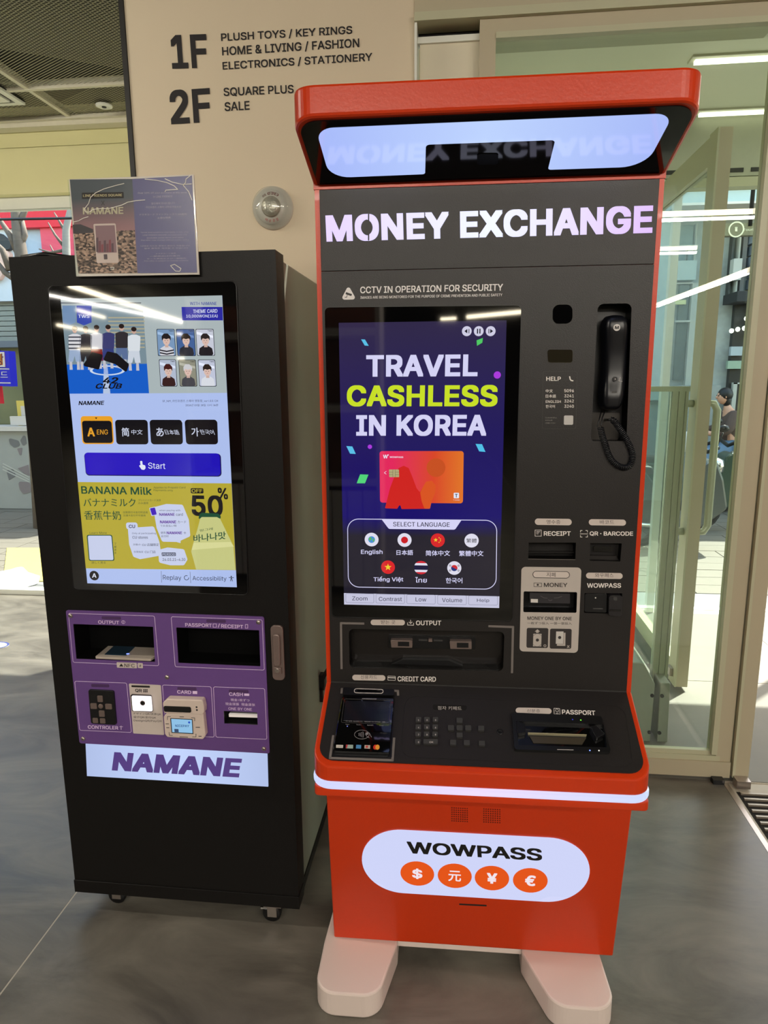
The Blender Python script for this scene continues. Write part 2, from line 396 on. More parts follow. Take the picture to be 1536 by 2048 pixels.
MB().bb(-9, -1.165, 4.20, 4.28, 2.995, CEIL, GRID).bb(-9, -1.165, 4.17, 4.2, 3.02, CEIL, GRID).build('edge_trim', ceiling)
# left facade beam and window
BEAM = mat('cream_beam_paint', (226, 222, 168), .6, nz=.02, ns=3); FRW = mat('white_window_frame', (225, 228, 218), .4, nz=.02)
b = MB()
b.add([V3((x, y, z)) for x in (-9, -1.15) for y, z in ((4.28, CEIL - .01), (4.28, 3.02), (4.34, 2.93), (4.34, CEIL - .01))],
      [(0, 1, 5, 4), (1, 2, 6, 5), (2, 3, 7, 6), (0, 4, 7, 3), (0, 3, 2, 1), (4, 5, 6, 7)], BEAM)
b.bb(-9, -1.15, 4.35, 4.52, 2.70, 3.2, BEAM).bb(-9, -1.15, 4.32, 4.52, 2.655, 2.70, BEAM).build('trim_1', kind='structure')
wn = empty('window_1', (-3.5, GY, 0), kind='structure')
MB().bb(-9, -.8, GY - .03, GY + .04, 2.585, 2.655, FRW).build('top_rail', wn)
MB().bb(-9, -.8, GY - .03, GY + .04, -.005, .035, FRW).build('bottom_rail', wn)
for x in (-6.4, -4.55, -.83): MB().bb(x - .03, x + .03, GY - .03, GY + .04, .035, 2.585, FRW).build('mullion', wn)
for x0, x1 in ((-9, -6.43), (-6.37, -4.58), (-4.52, -.86)): MB().bb(x0, x1, GY, GY + .008, .035, 2.585, GLASSC).build('pane', wn)
# sign wall
MB().bb(-1.15, -.165, FY, 4.03, 0, 3.16, WALLM).build('wall_back', kind='structure')
MB().bb(-1.168, -1.151, FY - .006, 2.62, 0, 3.16, mat('black_edge_trim', (26, 24, 22), .5)).build('trim_2', kind='structure')
# right part: frame, header
hd = MB().bb(-.165, 7, FY - .01, FY + .12, 2.655, 3.16, TAUPE).build('wall_front', kind='structure')
tr = empty('trim_3', (0, FY, 2.6), kind='structure')
MB().bb(-.165, 7, FY - .03, FY + .1, 2.630, 2.655, TAUPEL).build('ridge', tr)
MB().bb(.045, 7, FY - .012, FY + .1, 2.588, 2.630, TAUPE).build('header_rail', tr)
MB().bb(.097, .955, FY - .02, FY + .09, 2.570, 2.588, TAUPEL).build('glazing_bead', tr)
MB().bb(.045, .097, FY - .012, FY + .1, 0, 2.588, TAUPE).build('mullion', tr)
MB().bb(-.165, -.157, FY - .02, FY + .09, 0, 2.63, FRW).build('edge_bead', tr)
MB().bb(-.157, .045, FY + .06, FY + .08, 2.60, 2.63, mat('shadow_slot', (16, 14, 12), .8)).build('slot', tr)
MB().bb(-.157, .045, FY + .02, FY + .06, 2.585, 2.604, FRW).build('edge_bead', tr)
MB().bb(-.15, .045, FY + .03, FY + .05, 0, 2.585, mat('cream_infill_panel', (216, 210, 186), .6, nz=.02, ns=3)).build('infill_panel', tr)
# glazed leaf
d1 = empty('door_1', (.5, FY, 0), kind='structure')
MB().bb(.097, 1.028, FY - .02, FY + .03, .012, .075, TAUPE).build('bottom_rail', d1)
MB().bb(.097, .99, FY - .012, FY + .02, .075, .095, TAUPEL).build('bottom_rail', d1)
MB().bb(.097, .96, FY - .005, FY + .015, .095, .112, TAUPEL).build('glazing_bead', d1)
MB().bb(.955, .975, FY - .022, FY + .03, .105, 2.588, TAUPEL).build('stile', d1)
MB().bb(.975, 1.028, FY - .012, FY + .03, .075, 2.588, TAUPE).build('stile', d1)
MB().bb(.097, .955, FY + .004, FY + .012, .11, 2.572, GLASS).build('pane', d1)
d1f = empty('door_2', (1.06, FY, 0), kind='structure')
MB().bb(1.033, 1.043, FY - .03, FY + .04, .02, 2.588, TAUPEL).build('stile', d1f)
MB().bb(1.043, 1.09, FY - .03, FY + .05, .012, 2.588, TAUPE).build('stile', d1f)
MB().bb(1.036, 1.085, FY - .07, FY - .032, .0, .03, STEEL).build('pivot', d1f, label='bright steel floor pivot')
MB().bb(.96, 1.0, FY - .05, FY - .022, 0.0, .018, BLK).build('stopper', d1f)
MB().bb(2.03, 2.10, FY - .03, FY + .05, .0, 2.588, TAUPE).build('stile', d1f)
MB().bb(2.1, 5, FY + .004, FY + .012, .02, 2.588, GLASS).build('pane', d1f)
# vestibule shell
MB().bb(-1.15, 7, FY + .13, GY + .02, 2.95, 3.0, mat('vestibule_ceiling', (222, 224, 204), .6, nz=.02, ns=2)).build('ceiling_board', ceiling)
MB().bb(5, 5.1, FY + .13, GY + .02, 0, 2.95, CW).build('wall_right', kind='structure')
VENT = mat('vent_slot_black', (40, 42, 38), .7)
w2 = empty('window_2', (2.2, GY, 0), kind='structure')
MB().bb(-1.12, 5, GY - .03, GY + .08, 2.62, 2.95, mat('vestibule_header', (176, 178, 158), .5)).build('header_panel', w2)
b = MB()
for k in range(26): b.bb(.5 + k * .16, .62 + k * .16, GY - .034, GY - .028, 2.64, 2.662, VENT)
b.build('vent_slots', w2)
MB().bb(-1.12, 5, GY - .05, GY + .04, 2.56, 2.61, TAUPEL).build('top_rail', w2)
for x in (.35, 1.24, 2.62, 3.9): MB().bb(x - .022, x + .022, GY - .02, GY + .03, 0, 2.56, FRW).build('mullion', w2)
for x0, x1 in ((-.8, .33), (2.64, 3.88), (3.92, 5)): MB().bb(x0, x1, GY + .004, GY + .012, .02, 2.56, GLASSC).build('pane', w2)
# tube lights in the vestibule ceiling
TUBE = mat('lit_tube', (250, 245, 225), .4, emit=(255, 250, 225), es=2.2, nz=0); TRAY = mat('light_tray', (212, 212, 192), .5)
for n_, (qx, qy, lab) in enumerate(((1389, 126, 'nearer'), (1398, 231, 'farther'))):
    d_ = CM.transposed() @ V3(((qx - 768) / FPX, (qy - 1024) / FPX, 1)); p_ = CAMP + d_ * ((2.93 - CAMH) / d_.z); xx_, yy_ = p_.x, p_.y
    t = empty('tube_light', (xx_ + 1.4, yy_, 2.94), 'slim white ceiling light bar behind the transom glass, the %s of two' % lab, 'light', 'vestibule light bars')
    MB().bb(xx_, xx_ + 2.8, yy_ - .014, yy_ + .014, 2.925, 2.94, TUBE).build('tube', t)
    MB().bb(xx_ - .02, xx_ + 2.82, yy_ - .04, yy_ + .04, 2.94, 2.95, TRAY).build('housing', t)
# back-of-shop shell (seen only as reflections)
SH1 = mat('shop_wall_dark', (66, 58, 52), .8); SH2 = mat('shop_wall_light', (150, 132, 116), .8)
MB().bb(-13, 7, -20.1, -20, 0, 3.16, SH1).build('wall_rear', kind='structure')
MB().bb(-13.1, -13, -20, GY, 0, 3.16, SH1).build('wall_left', kind='structure')
MB().bb(7, 7.1, -20, FY, 0, 3.16, SH2).build('wall_east', kind='structure')
MB().bb(-13, -9, GY - .05, GY + .1, 0, 3.16, SH2).build('wall_north', kind='structure')
STM = mat('shop_tube_lit', (250, 240, 220), .4, emit=(255, 240, 208), es=STRIP, nz=0)
for k, (x, y, sx, sy) in enumerate(TUBES):
    t = empty('tube_light', (x, y, 2.9), 'warm white ceiling tube in the shop, one of a set partly added as fill', 'light', 'shop ceiling tubes')
    MB().bb(x - sx / 2, x + sx / 2, y - sy / 2, y + sy / 2, 2.89, 2.93, STM).build('tube', t)
    MB().bb(x - sx / 2, x + sx / 2, y - sy / 2, y + sy / 2, 2.93, 2.97, BLK).build('housing', t)
    for u in (-.4, .4):
        MB().tube([(x + u * sx, y + u * sy, 2.97), (x + u * sx, y + u * sy, 3.16)], .004, BLK, 5).build('hanger', t)
def mirror_hit(x, y, Y):     # where the kiosk's screen mirrors a lamp standing at depth Y
    d = CM.transposed() @ V3(((x - 768) / FPX, (y - 1024) / FPX, 1)); P = CAMP + d * (1.615 / d.y); d.y = -d.y
    return P + d * ((Y - P.y) / d.y)
segs = [(V3((-5.81, -6.86, 2.9)), V3((-7.39, -17.72, 2.9)), .04), (V3((-7.39, -17.96, 2.9)), V3((-7.17, -18.78, 2.9)), .06), (V3((-7.66, -10.26, 2.9)), V3((-7.99, -11.94, 2.9)), .035),
        (V3((-10.18, -13.7, 2.9)), V3((-10.67, -16.51, 2.9)), .04), (V3((-8.72, -17.66, 2.9)), V3((-7.79, -17.87, 2.9)), .04), (V3((.69, -13.63, 2.9)), V3((1.8, -12.54, 2.9)), .045), (V3((.08, -14.12, 2.9)), V3((.43, -13.94, 2.9)), .035)]
for q in ((135, 698, 196, 698), (355, 717, 424, 717)): segs.append((mirror_hit(q[0], q[1], -19.5), mirror_hit(q[2], q[3], -19.5), .04))
for A, B_, r_ in segs:
    t = empty('tube_light', A, 'warm white ceiling tube in the shop, one of a set partly added as fill', 'light', 'shop ceiling tubes')
    MB().tube([A, B_], r_, STM, 6).build('tube', t)
    for e_ in (A, B_): MB().tube([e_, (e_.x, e_.y, 3.16)], .004, BLK, 5).build('hanger', t)
SHW = mat('white_shelf_paint', (214, 204, 200), .5); SHB = mat('brown_shelf_back', (120, 70, 48), .6)
for k, (x, lab) in enumerate(((-1.2, 'left'),)):
    t = empty('display_shelf', (x, -1.7, 0), 'white shop display shelf with brown back, behind the viewer', 'shelf')
    MB().bb(x - .75, x + .75, -2.02, -1.98, 0, 2.05, SHB).build('back_panel', t)
    for z in (.78, 1.28, 1.78): MB().bb(x - .78, x + .78, -1.98, -1.62, z, z + .05, SHW).build('shelf_board', t)
    for u in range(14): MB().bb(x - .75 + u * .108, x - .75 + u * .108 + .1, -1.7, -1.66, .05, .74, SHW).build('slat', t)
    for u in (-.78, .75): MB().bb(x + u, x + u + .03, -2.0, -1.64, 0, 2.08, SHW).build('side_panel', t)

# ---------------------------------------------------------------- OUTSIDE
PAV = mat('pale_paver', (108, 103, 92), .7, nz=.1, ns=14, bump=.1, bs=90); PAVJ = mat('paver_joint', (70, 64, 54), .8)
pav = MB().bb(-16, 16, GY + .1, 30, -.14, -.02, PAVJ).build('pavement', kind='structure')
GRN = mat('granite_kerb', (118, 119, 118), .7, nz=.18, ns=120)
MB().bb(-9, 7, GY + .06, GY + .12, -.08, .0, FRW).build('threshold', pav)
MB().bb(-9, 7, GY + .125, GY + .43, -.08, -.006, GRN).build('kerb_stone', pav)
me = {}
def paver(x, y, sx, sy):
    key = (round(sx, 3), round(sy, 3))
    if key not in me:
        b = MB(); P = Pl((0, 0, -.05), (1, 0, 0), (0, 1, 0)); b.prism(P, [(.004, .004), (sx - .004, .004), (sx - .004, sy - .004), (.004, sy - .004)], 0, .045, PAV)
        o = b.build('paver', pav); me[key] = o.data
    else:
        o = bpy.data.objects.new('paver', me[key]); C.objects.link(o); o.parent = pav
    o.location = (x, y, -random.random() * .002)
n = 0
y = GY + .44; r = 0
while y < 8.6:
    for X0, X1 in ((-7.0, -2.6), (1.3, 4.3)):
        lo, hi = X0 * y / 7.6 if X0 < 0 else 1.25 * y / 4.8 - .35, X1 * y / 7.6 if X0 < 0 else 2.15 * y / 4.8 + .5
        x = math.floor(lo / .42) * .42 + (.14 if (r // 3) % 2 else 0)
        while x < hi:
            if n < 300: paver(x, y, .42, .21); n += 1
            x += .42
    y += .21; r += 1
MB().bb(-16, 16, 8.6, 30, -.02, -.008, PAV).bb(-16, -8, GY + .44, 8.6, -.02, -.008, PAV).bb(5, 16, GY + .44, 8.6, -.02, -.008, PAV).bb(-2.2, 1.2, GY + .44, 8.6, -.02, -.008, PAV).build('paver_field', pav, kind='stuff')

# left side of the lane: shop front
LY = 7.95
PL_ = Pl((0, LY, 0), (1, 0, 0), (0, 0, 1))
REDB = mat('red_banner', (214, 30, 52), .6, nz=.1); PINKC = mat('pink_red_film', (222, 70, 96), .5, nz=.35, ns=3)
lb = empty('shop_building', (-5.5, LY + .3, 0), 'shop front across the lane with red fascia and grey shutters', 'building')
MB().bb(-14, -2.2, LY + .25, LY + 1.2, -.02, 3.95, mat('shop_concrete', (176, 180, 178), .8, nz=.1, ns=4)).build('wall', lb)
def pb(b, P, x0, y0, x1, y1, w0, w1, m, ext=0):
    b.prism(P, Q(P, [(x0, y1), (x1, y1), (x1, y0), (x0, y0)]), w0, w1, m); return b
# built in metres on the shop plane, measured from the photograph through the window
def zz(y): return PL_.px(60, y)[1]
def xx(x, y=500): return PL_.px(x, y)[0]
MB().bb(-12, -2.4, LY, LY + .25, zz(455), zz(400), REDB).build('fascia', lb, label='red fascia')
MB().bb(xx(42), xx(77), LY + .1, LY + .25, zz(600), zz(455), mat('blue_grey_panel', (172, 186, 204), .5)).build('panel', lb)
MB().bb(xx(79), xx(210), LY + .05, LY + .25, zz(600), zz(452), PINKC).build('window_film', lb, label='translucent pink red window film')
MB().bb(-12, xx(40), LY + .05, LY + .25, zz(600), zz(455), mat('poster_white', (214, 220, 226), .5)).build('poster', lb)
b = MB(); b.prism(PL_, rnd(Q(PL_, [(-40, 470), (0, 466), (24, 486), (22, 500), (0, 500), (-40, 505)]), .05), -.05, .02, mat('poster_black', (34, 34, 38), .5))
b.prism(PL_, rnd(Q(PL_, [(-30, 500), (10, 500), (22, 505), (16, 530), (0, 560), (-30, 560)]), .05), -.05, .015, mat('poster_skin', (226, 184, 168), .5)).build('poster_print', lb)
MB().bb(-12, -2.4, LY + .1, LY + .25, zz(600), zz(595), mat('dark_band', (70, 74, 70), .6)).build('band', lb)
sh = empty('roller_shutter', (-6, LY, 0), parent=lb)
k = 0; z = zz(680)
while z < zz(602):
    MB().bb(-12, -2.4, LY + .13, LY + .20, z, z + .052, mat('shutter_slat', (150, 154, 146), .5, metal=.3)).build('slat', sh); z += .06
MB().bb(-12, -2.4, LY, LY + .25, zz(694), zz(681), mat('awning_rail', (110, 116, 124), .5)).build('rail', lb)
MB().bb(-12, xx(42), LY + .15, LY + .25, zz(850), zz(694), mat('olive_shop_glass', (140, 140, 104), .15)).build('shop_glass', lb)
MB().bb(xx(34), xx(42), LY + .05, LY + .25, zz(850), zz(694), mat('grey_post', (120, 124, 118), .6)).build('post', lb)
MB().bb(xx(42), -2.6, LY + .1, LY + .25, zz(1000), zz(694), mat('dark_doorway', (90, 86, 80), .6)).build('doorway', lb)
# hanging red banner strip beside the sign
MB().bb(xx(33, 780), xx(41, 780), LY - .35, LY - .33, zz(805), zz(748), REDB).build('flag_banner', label='narrow red vertical banner right of the blue street sign', category='banner', o0=(0, 0, 0))
# blue sign
sg = empty('street_sign', (xx(0, 740), LY - .5, 0), 'blue light sign board with orange and white lettering hanging by the far shop', 'sign')
PS = Pl((0, LY - .55, 0), (1, 0, 0), (0, 0, 1)); BLUES = mat('sign_blue', (44, 44, 200), .4)
MB().prism(PS, Q(PS, [(-60, 770), (22, 773), (17, 702), (-60, 700)]), -.12, 0, BLUES).build('board', sg)
b = MB(); b.prism(PS, Q(PS, [(-60, 733), (11, 734), (9, 704), (-60, 704)]), 0, .006, mat('sign_orange', (226, 150, 40), .5))
b.ring(PS, Q(PS, [(-60, 733), (11, 734), (9, 704), (-60, 704)]), .02, .006, .012, PRW)
b.text(PS, '방', (-6, 731), (8, 731), (-6, 707), .012, mat('sign_maroon', (110, 30, 60), .5), .03)
b.text(PS, '카드', (-14, 757), (17, 757), (-14, 742), .012, PRW, .02)
b.line(PS, Q(PS, [(-60, 737), (18, 738)]), .012, .002, PRW).line(PS, Q(PS, [(-60, 765), (21, 766)]), .012, .002, PRW)
b.build('lettering', sg)
MB().tube([(xx(0, 700), LY - .6, zz(702)), (xx(0, 700), LY - .02, zz(702))], .03, BLK, 6).build('bracket', sg)
# counter with paper boards
CG = mat('grey_counter_paint', (168, 170, 166), .6, nz=.08, ns=5)
cx1 = pj(118, 1000, 7.55).x
ct = empty('street_counter', (-6, 7.55, 0), 'grey street counter painted with a dark butterfly figure', 'counter')
czt = pj(60, 853, 7.55).z
MB().bb(-7.6, cx1, 7.55, 7.85, .0, czt - .05, CG).build('body', ct); MB().bb(-7.65, cx1 + .03, 7.5, 7.9, czt - .05, czt, PRW).build('top', ct)
MB().bb(-7.55, cx1 - .03, 7.57, 7.83, -.04, .02, BLK).build('plinth', ct)
PC_ = Pl((0, 7.55, 0), (1, 0, 0), (0, 0, 1)); zc = Z(.1074, 0, 780); DG1 = mat('mural_grey', (120, 120, 122), .6); DG2 = mat('mural_pale', (196, 198, 192), .6); DG3 = mat('mural_mauve', (140, 130, 132), .6)
b = MB()
b.prism(PC_, rnd(Q(PC_, zc((150, 885), (350, 945), (380, 1040), (270, 1080), (190, 1010))), .03), 0, .004, DG1)
b.prism(PC_, rnd(Q(PC_, zc((380, 940), (470, 790), (500, 1000), (430, 1050))), .02), 0, .004, DG1)
b.prism(PC_, rnd(Q(PC_, zc((320, 1090), (420, 1070), (400, 1215), (370, 1215))), .01), 0, .004, DG3)
b.prism(PC_, Q(PC_, zc((330, 1460), (530, 1390), (560, 1600), (460, 1560))), 0, .004, DG3)
b.prism(PC_, Q(PC_, zc((120, 1500), (240, 1470), (300, 1600), (170, 1680))), 0, .004, DG1)
b.prism(PC_, rnd(Q(PC_, zc((340, 1700), (560, 1720), (580, 1900), (430, 1940), (370, 1850))), .03), 0, .004, DG3)
for k in range(3): b.line(PC_, Q(PC_, zc((60, 1370 + k * 55), (540, 1620 + k * 45))), .014, .004, DG2)
b.build('mural', ct)
for k, (q0, q1, yy_, m_) in enumerate(((zc((180, 490)), zc((560, 655)), 7.6, PRW), (zc((380, 300)), zc((600, 480)), 7.66, PRW), (zc((300, 200)), zc((600, 275)), 7.7, mat('yellow_card', (236, 214, 110), .5)))):
    A = pj(*q0, yy_); B = pj(*q1, yy_)
    lab = ['low white printed board propped at the front of the grey counter', 'taller white menu card standing behind the low board on the counter', 'yellow card box on top of the counter display'][k]
    MB().bb(A.x, B.x, yy_, yy_ + .04, B.z if k < 1 else czt, A.z, m_).build('menu_card' if k < 2 else 'card_box', label=lab, category='card', o0=(A.x, yy_, czt))
# yellow painted patch with white cloud on the paving
PGd = Pl((0, 0, .0), (1, 0, 0), (0, 1, 0)); zl = Z(.508, 0, 360)
gp = empty('ground_decal', (*PGd.px(30, 1130), 0), 'yellow square ground decal with a white cloud shape on the paving', 'decal')
YL = mat('yellow_ground_film', (222, 206, 96), .6, nz=.1); WC = mat('white_ground_film', (214, 216, 214), .6)
MB().prism(PGd, Q(PGd, [(6, 1162), (14, 1096), (170, 1096), (190, 1162)]), -.0035, .001, YL).build('yellow_patch', gp)
MB().prism(PGd, rnd(Q(PGd, zl((-60, 1590), (-20, 1545), (40, 1535), (85, 1520), (110, 1545), (158, 1560), (150, 1590), (95, 1605), (30, 1612))), .06), .001, .002, WC).build('cloud_shape', gp)
# decal corner inside on the sunlit floor
MB().prism(PGd, ell(*PGd.px(-8, 1291), .075, .055), 0.0, .0015, WC).ring(PGd, ell(*PGd.px(-8, 1291), .075, .055), .012, .0015, .002, mat('navy_print', (60, 70, 130), .5)).build('floor_sticker', label='round white floor sticker with navy rim in the sun patch', category='sticker', o0=(*PGd.px(-8, 1291), 0))
# bare tree outside the left window
BARK = mat('grey_bark', (110, 98, 88), .8, nz=.2, ns=30, bump=.4, bs=60)
tx = pj(32, 520, 6.6)
def P66(x, y): return pj(x, y, 6.6)
tr_ = empty('bare_tree', (P66(92, 1100).x, 6.6, 0), 'bare grey street tree with forked branches in front of red fascia', 'tree')
def P66(x, y): return pj(x, y, 6.6)
MB().tube([(P66(92, 1100).x, 6.6, -.02), P66(70, 800), P66(50, 590), P66(42, 505), P66(34, 450), P66(30, 400), P66(26, 330)], [.1, .085, .07, .06, .05, .045, .03], BARK, 8).build('trunk', tr_)
for q in ([(36, 505), (20, 470), (0, 440), (-20, 420)], [(34, 460), (46, 430), (60, 400)], [(36, 500), (50, 470), (44, 440)], [(20, 540), (5, 500), (-15, 480)], [(46, 570), (10, 545), (-20, 500)]):
    MB().tube([P66(*p) for p in q], [.035, .028, .02, .01][:len(q)], BARK, 6).build('branch', tr_)
t2 = empty('bare_tree', (pj(135, 520, 6.9).x, 6.9, 0), 'slim bare tree with pale twigs before the pink window film', 'tree')
def P69(x, y): return pj(x, y, 6.9)
MB().tube([(P69(150, 520).x, 6.9, -.02), P69(140, 620), P69(133, 520), P69(132, 460), P69(138, 430), P69(150, 380)], [.06, .05, .042, .036, .03, .02], mat('pale_bark', (150, 146, 140), .8), 8).build('trunk', t2)
for q in ([(133, 500), (110, 470), (96, 445)], [(133, 500), (100, 505), (78, 498)], [(134, 470), (120, 445), (108, 425)], [(133, 520), (112, 515), (100, 490)]):
    MB().tube([P69(*p) for p in q], [.02, .013, .006], BARK, 5).build('branch', t2)
MB().tube([pj(-200, 442, 6.2), pj(60, 438, 6.2), pj(180, 436, 6.2), (-1.5, 6.2, pj(180, 436, 6.2).z)], .012, BLK, 5).build('overhead_cable', label='black overhead cable crossing before the red fascia', category='cable', o0=pj(60, 438, 6.2))

# right side of the lane
rb = empty('stone_building', (3.2, OY, 0), 'grey stone shop building across the lane with dark entrance', 'building')
PR = Pl((0, OY, 0), (1, 0, 0), (0, 0, 1))
STN = mat('mottled_grey_stone', (164, 168, 164), .85, nz=.25, ns=14, bump=.3, bs=40); DKW = mat('dark_shop_glass', (52, 58, 54), .2); PALE = mat('pale_render', (186, 184, 174), .8, nz=.06)
def rbx(name, x0, y0, x1, y1, w0, w1, m, yr=None, label=None):
    a = PR.px(x0, y1); c = PR.px(x1, y0); MB().bb(min(a[0], c[0]), max(a[0], c[0]), OY - w1, OY - w0, min(a[1], c[1]), max(a[1], c[1]), m).build(name, rb, label=label)
MB().bb(-2.1, 9, OY, OY + 1.2, -.02, 4.15, STN).build('wall', rb)
rbx('upper_band', 1325, 380, 1560, 432, 0, .5, mat('light_blue_cladding', (176, 192, 194), .5, nz=.04))
rbx('upper_ledge', 1325, 396, 1560, 399, .5, .56, PRW); rbx('upper_ledge', 1325, 429, 1560, 441, .3, .7, mat('white_ledge', (224, 214, 206), .5))
rbx('side_wall', 1270, 440, 1347, 800, 0, .12, mat('pale_teal_wall', (168, 182, 178), .7, nz=.08, ns=5))
rbx('window_glass', 1347, 452, 1384, 493, .0, .06, mat('teal_window_glass', (96, 112, 104), .2)); rbx('window_frame', 1384, 450, 1388, 525, .0, .1, PALE); rbx('window_frame', 1320, 494, 1388, 498, .0, .14, PRW)
rbx('window_glass', 1347, 500, 1368, 523, .0, .06, mat('blue_window_glass', (84, 108, 112), .2)); rbx('window_glass', 1372, 500, 1384, 523, .0, .06, MATS['blue_window_glass'])
rbx('panel', 1346, 525, 1385, 564, .0, .16, mat('light_grey_panel', (178, 190, 186), .6, nz=.05)); rbx('door_head', 1346, 567, 1380, 570, .0, .1, PRW)
rbx('door_glass', 1344, 571, 1376, 760, .0, .05, mat('dark_door_glass', (92, 98, 92), .2)); rbx('door_frame', 1376, 568, 1380, 800, .0, .1, PALE); rbx('yellow_plate', 1344, 602, 1366, 611, .05, .12, mat('pale_yellow_sign', (220, 214, 150), .5), label='small pale yellow sign plate')
rbx('door_bar', 1344, 642, 1376, 646, .05, .12, PALE); rbx('grey_base', 1330, 770, 1430, 1000, .0, .2, mat('grey_base_wall', (148, 152, 148), .7, nz=.2, ns=12)); rbx('notice', 1374, 768, 1394, 786, .2, .24, PRW)
rbx('pilaster', 1450, 472, 1462, 590, 0, .1, mat('dark_shutter', (64, 64, 62), .5)); rbx('pilaster', 1464, 472, 1471, 590, 0, .14, PALE); rbx('render_wall', 1471, 472, 1490, 590, 0, .1, mat('mauve_render', (136, 132, 130), .8)); rbx('hanging_panel', 1448, 524, 1468, 566, .14, .25, mat('white_panel_out', (190, 188, 182), .5))
for k in range(9): rbx('stone_block', 1490 + (k % 2) * 3, 472 + k * 22, 1530, 492 + k * 22, 0, .2 + .04 * (k % 3), mat('bluish_stone', (134, 144, 162), .8, nz=.15, ns=10))
rbx('shop_front', 1440, 590, 1496, 905, .0, .08, mat('black_shop_front', (44, 42, 40), .35, nz=.2, ns=6)); rbx('shop_awning', 1440, 592, 1488, 612, .08, .5, mat('black_awning', (40, 38, 38), .6))
rbx('picture', 1452, 694, 1476, 712, .08, .14, mat('pale_picture', (170, 180, 186), .5)); rbx('picture', 1446, 722, 1476, 738, .08, .14, mat('green_picture', (150, 170, 150), .5)); rbx('door_frame', 1454, 765, 1458, 900, .08, .14, PALE); rbx('door_frame', 1458, 765, 1474, 768, .08, .14, PALE)
rbx('dark_plinth', 1500, 590, 1580, 1000, .0, .06, mat('grey_shopfront', (110, 108, 104), .6))
LMP = mat('small_shop_spot', (255, 250, 235), .4, emit=(255, 250, 235), es=2, nz=0)
for q in ((1450, 664), (1462, 661), (1475, 659), (1485, 663), (1479, 640)):
    a = PR.px(*q); MB().sphere((a[0], OY - .2, a[1]), .028, LMP, 8).build('spot_lamp', rb)
# info sign
isg = empty('info_sign', (*PR.px(1490, 470)[:1], OY - 1.2, 2.5), 'brown hanging information sign with a circled letter i', 'sign')
PI_ = Pl((0, OY - 1.2, 0), (1, 0, 0), (0, 0, 1)); zi = Z(.15625, 1320, 380)
MB().prism(PI_, Q(PI_, zi((700, 590), (1500, 570), (1500, 415), (700, 430))), -.08, 0, mat('brown_sign', (122, 112, 78), .5, nz=.3, ns=40)).build('board', isg)
b = MB(); GL = mat('cream_sign_print', (236, 226, 186), .5); c_ = PI_.px(*zi((975, 505))); b.ring(PI_, ell(*c_, .075), .013, 0, .004, GL)
b.text(PI_, 'i', zi((955, 530)), zi((992, 530)), zi((955, 475)), .004, GL, .03); b.text(PI_, 'Tourist', zi((1060, 525)), zi((1240, 520)), zi((1060, 495)), .004, GL, .01)
b.build('lettering', isg)
MB().tube([(PI_.px(1500, 450)[0], OY - 1.2, PI_.px(1500, 452)[1]), (PI_.px(1500, 450)[0], OY - 1.2, 4.2)], .02, BLK, 6).build('hanger', isg)

# motor scooters
TYRE = mat('tyre_rubber', (30, 30, 30), .8); CHR = mat('chrome', (210, 210, 210), .15, metal=1)
def scooter(px_, Y, body, seatc, label, face=1, s=1.0):
    X = pj(px_[0], px_[1], Y).x
    t = empty('motor_scooter', (X, Y, 0), label, 'scooter', 'scooters parked in the lane')
    def p(x, y, z): return V3((X + (x * .25 + y * .0) * face * s * 2.4, Y + y * s, z * s))
    for dx in (-.62 * .5, .62 * .5):
        b = MB(); c = p(dx * 1.0, 0, .23); n = 18
        b.tube([c + V3((math.cos(2 * math.pi * k / n) * .2 * s, 0, math.sin(2 * math.pi * k / n) * .2 * s)) for k in range(n + 1)], .045 * s, TYRE, 8, False)
        b.lathe(c + V3((0, -.03, 0)), (0, 1, 0), [(0, 0), (.09 * s, 0), (.09 * s, .06), (0, .06)], STEEL, 12); b.build('wheel', t)
    bm = mat('scooter_' + label[:6].strip(), body, .3, coat=.3)
    b = MB(); P = Pl((X, Y + .14 * s, 0), (1, 0, 0), (0, 0, 1))
    o = [(-.62, .35), (-.66, .62), (-.5, .78), (-.15, .76), (.0, .55), (.1, .34), (.28, .34), (.38, .85), (.48, .9), (.56, .7), (.62, .42), (.4, .24), (-.2, .22)]
    b.prism(P, rnd([(x * face * s, z * s) for x, z in o], .05), 0, .28 * s, bm).build('body', t, bevel=.02)
    MB().prism(P.off(.02), rnd([(x * face * s, z * s) for x, z in [(-.64, .76), (-.62, .84), (-.1, .82), (-.06, .74)]], .03), 0, .24 * s, mat('seat_vinyl_%d' % seatc[0], seatc, .5)).build('seat', t, bevel=.02)
    MB().tube([V3((X + .42 * face * s, Y - .3 * s, 1.02 * s)), V3((X + .44 * face * s, Y, .95 * s)), V3((X + .42 * face * s, Y + .3 * s, 1.02 * s))], .018, BLK, 8).build('handlebar', t)
    MB().lathe(V3((X + .52 * face * s, Y - .02, .82 * s)), (face, -.7, 0), [(0, .06), (.06 * s, .05), (.085 * s, 0), (.07 * s, -.04)], CHR, 16).build('headlight', t)
    for dy in (-.26, .26):
        MB().tube([V3((X + .42 * face * s, Y + dy * s, 1.02 * s)), V3((X + .44 * face * s, Y + dy * 1.3 * s, 1.16 * s))], .006, BLK, 5).sphere(V3((X + .44 * face * s, Y + dy * 1.35 * s, 1.2 * s)), .05 * s, BLK, 8, (1, .4, .7)).build('mirror', t)
    MB().tube([V3((X - .6 * face * s, Y - .2 * s, .3 * s)), V3((X - .1 * face * s, Y - .2 * s, .26 * s))], .035 * s, CHR, 8).build('exhaust', t)
    return t
scooter((1368, 960), 7.0, (44, 66, 54), (60, 50, 44), 'dark green motor scooter with round headlight seen between the glass door posts', 1, .88)
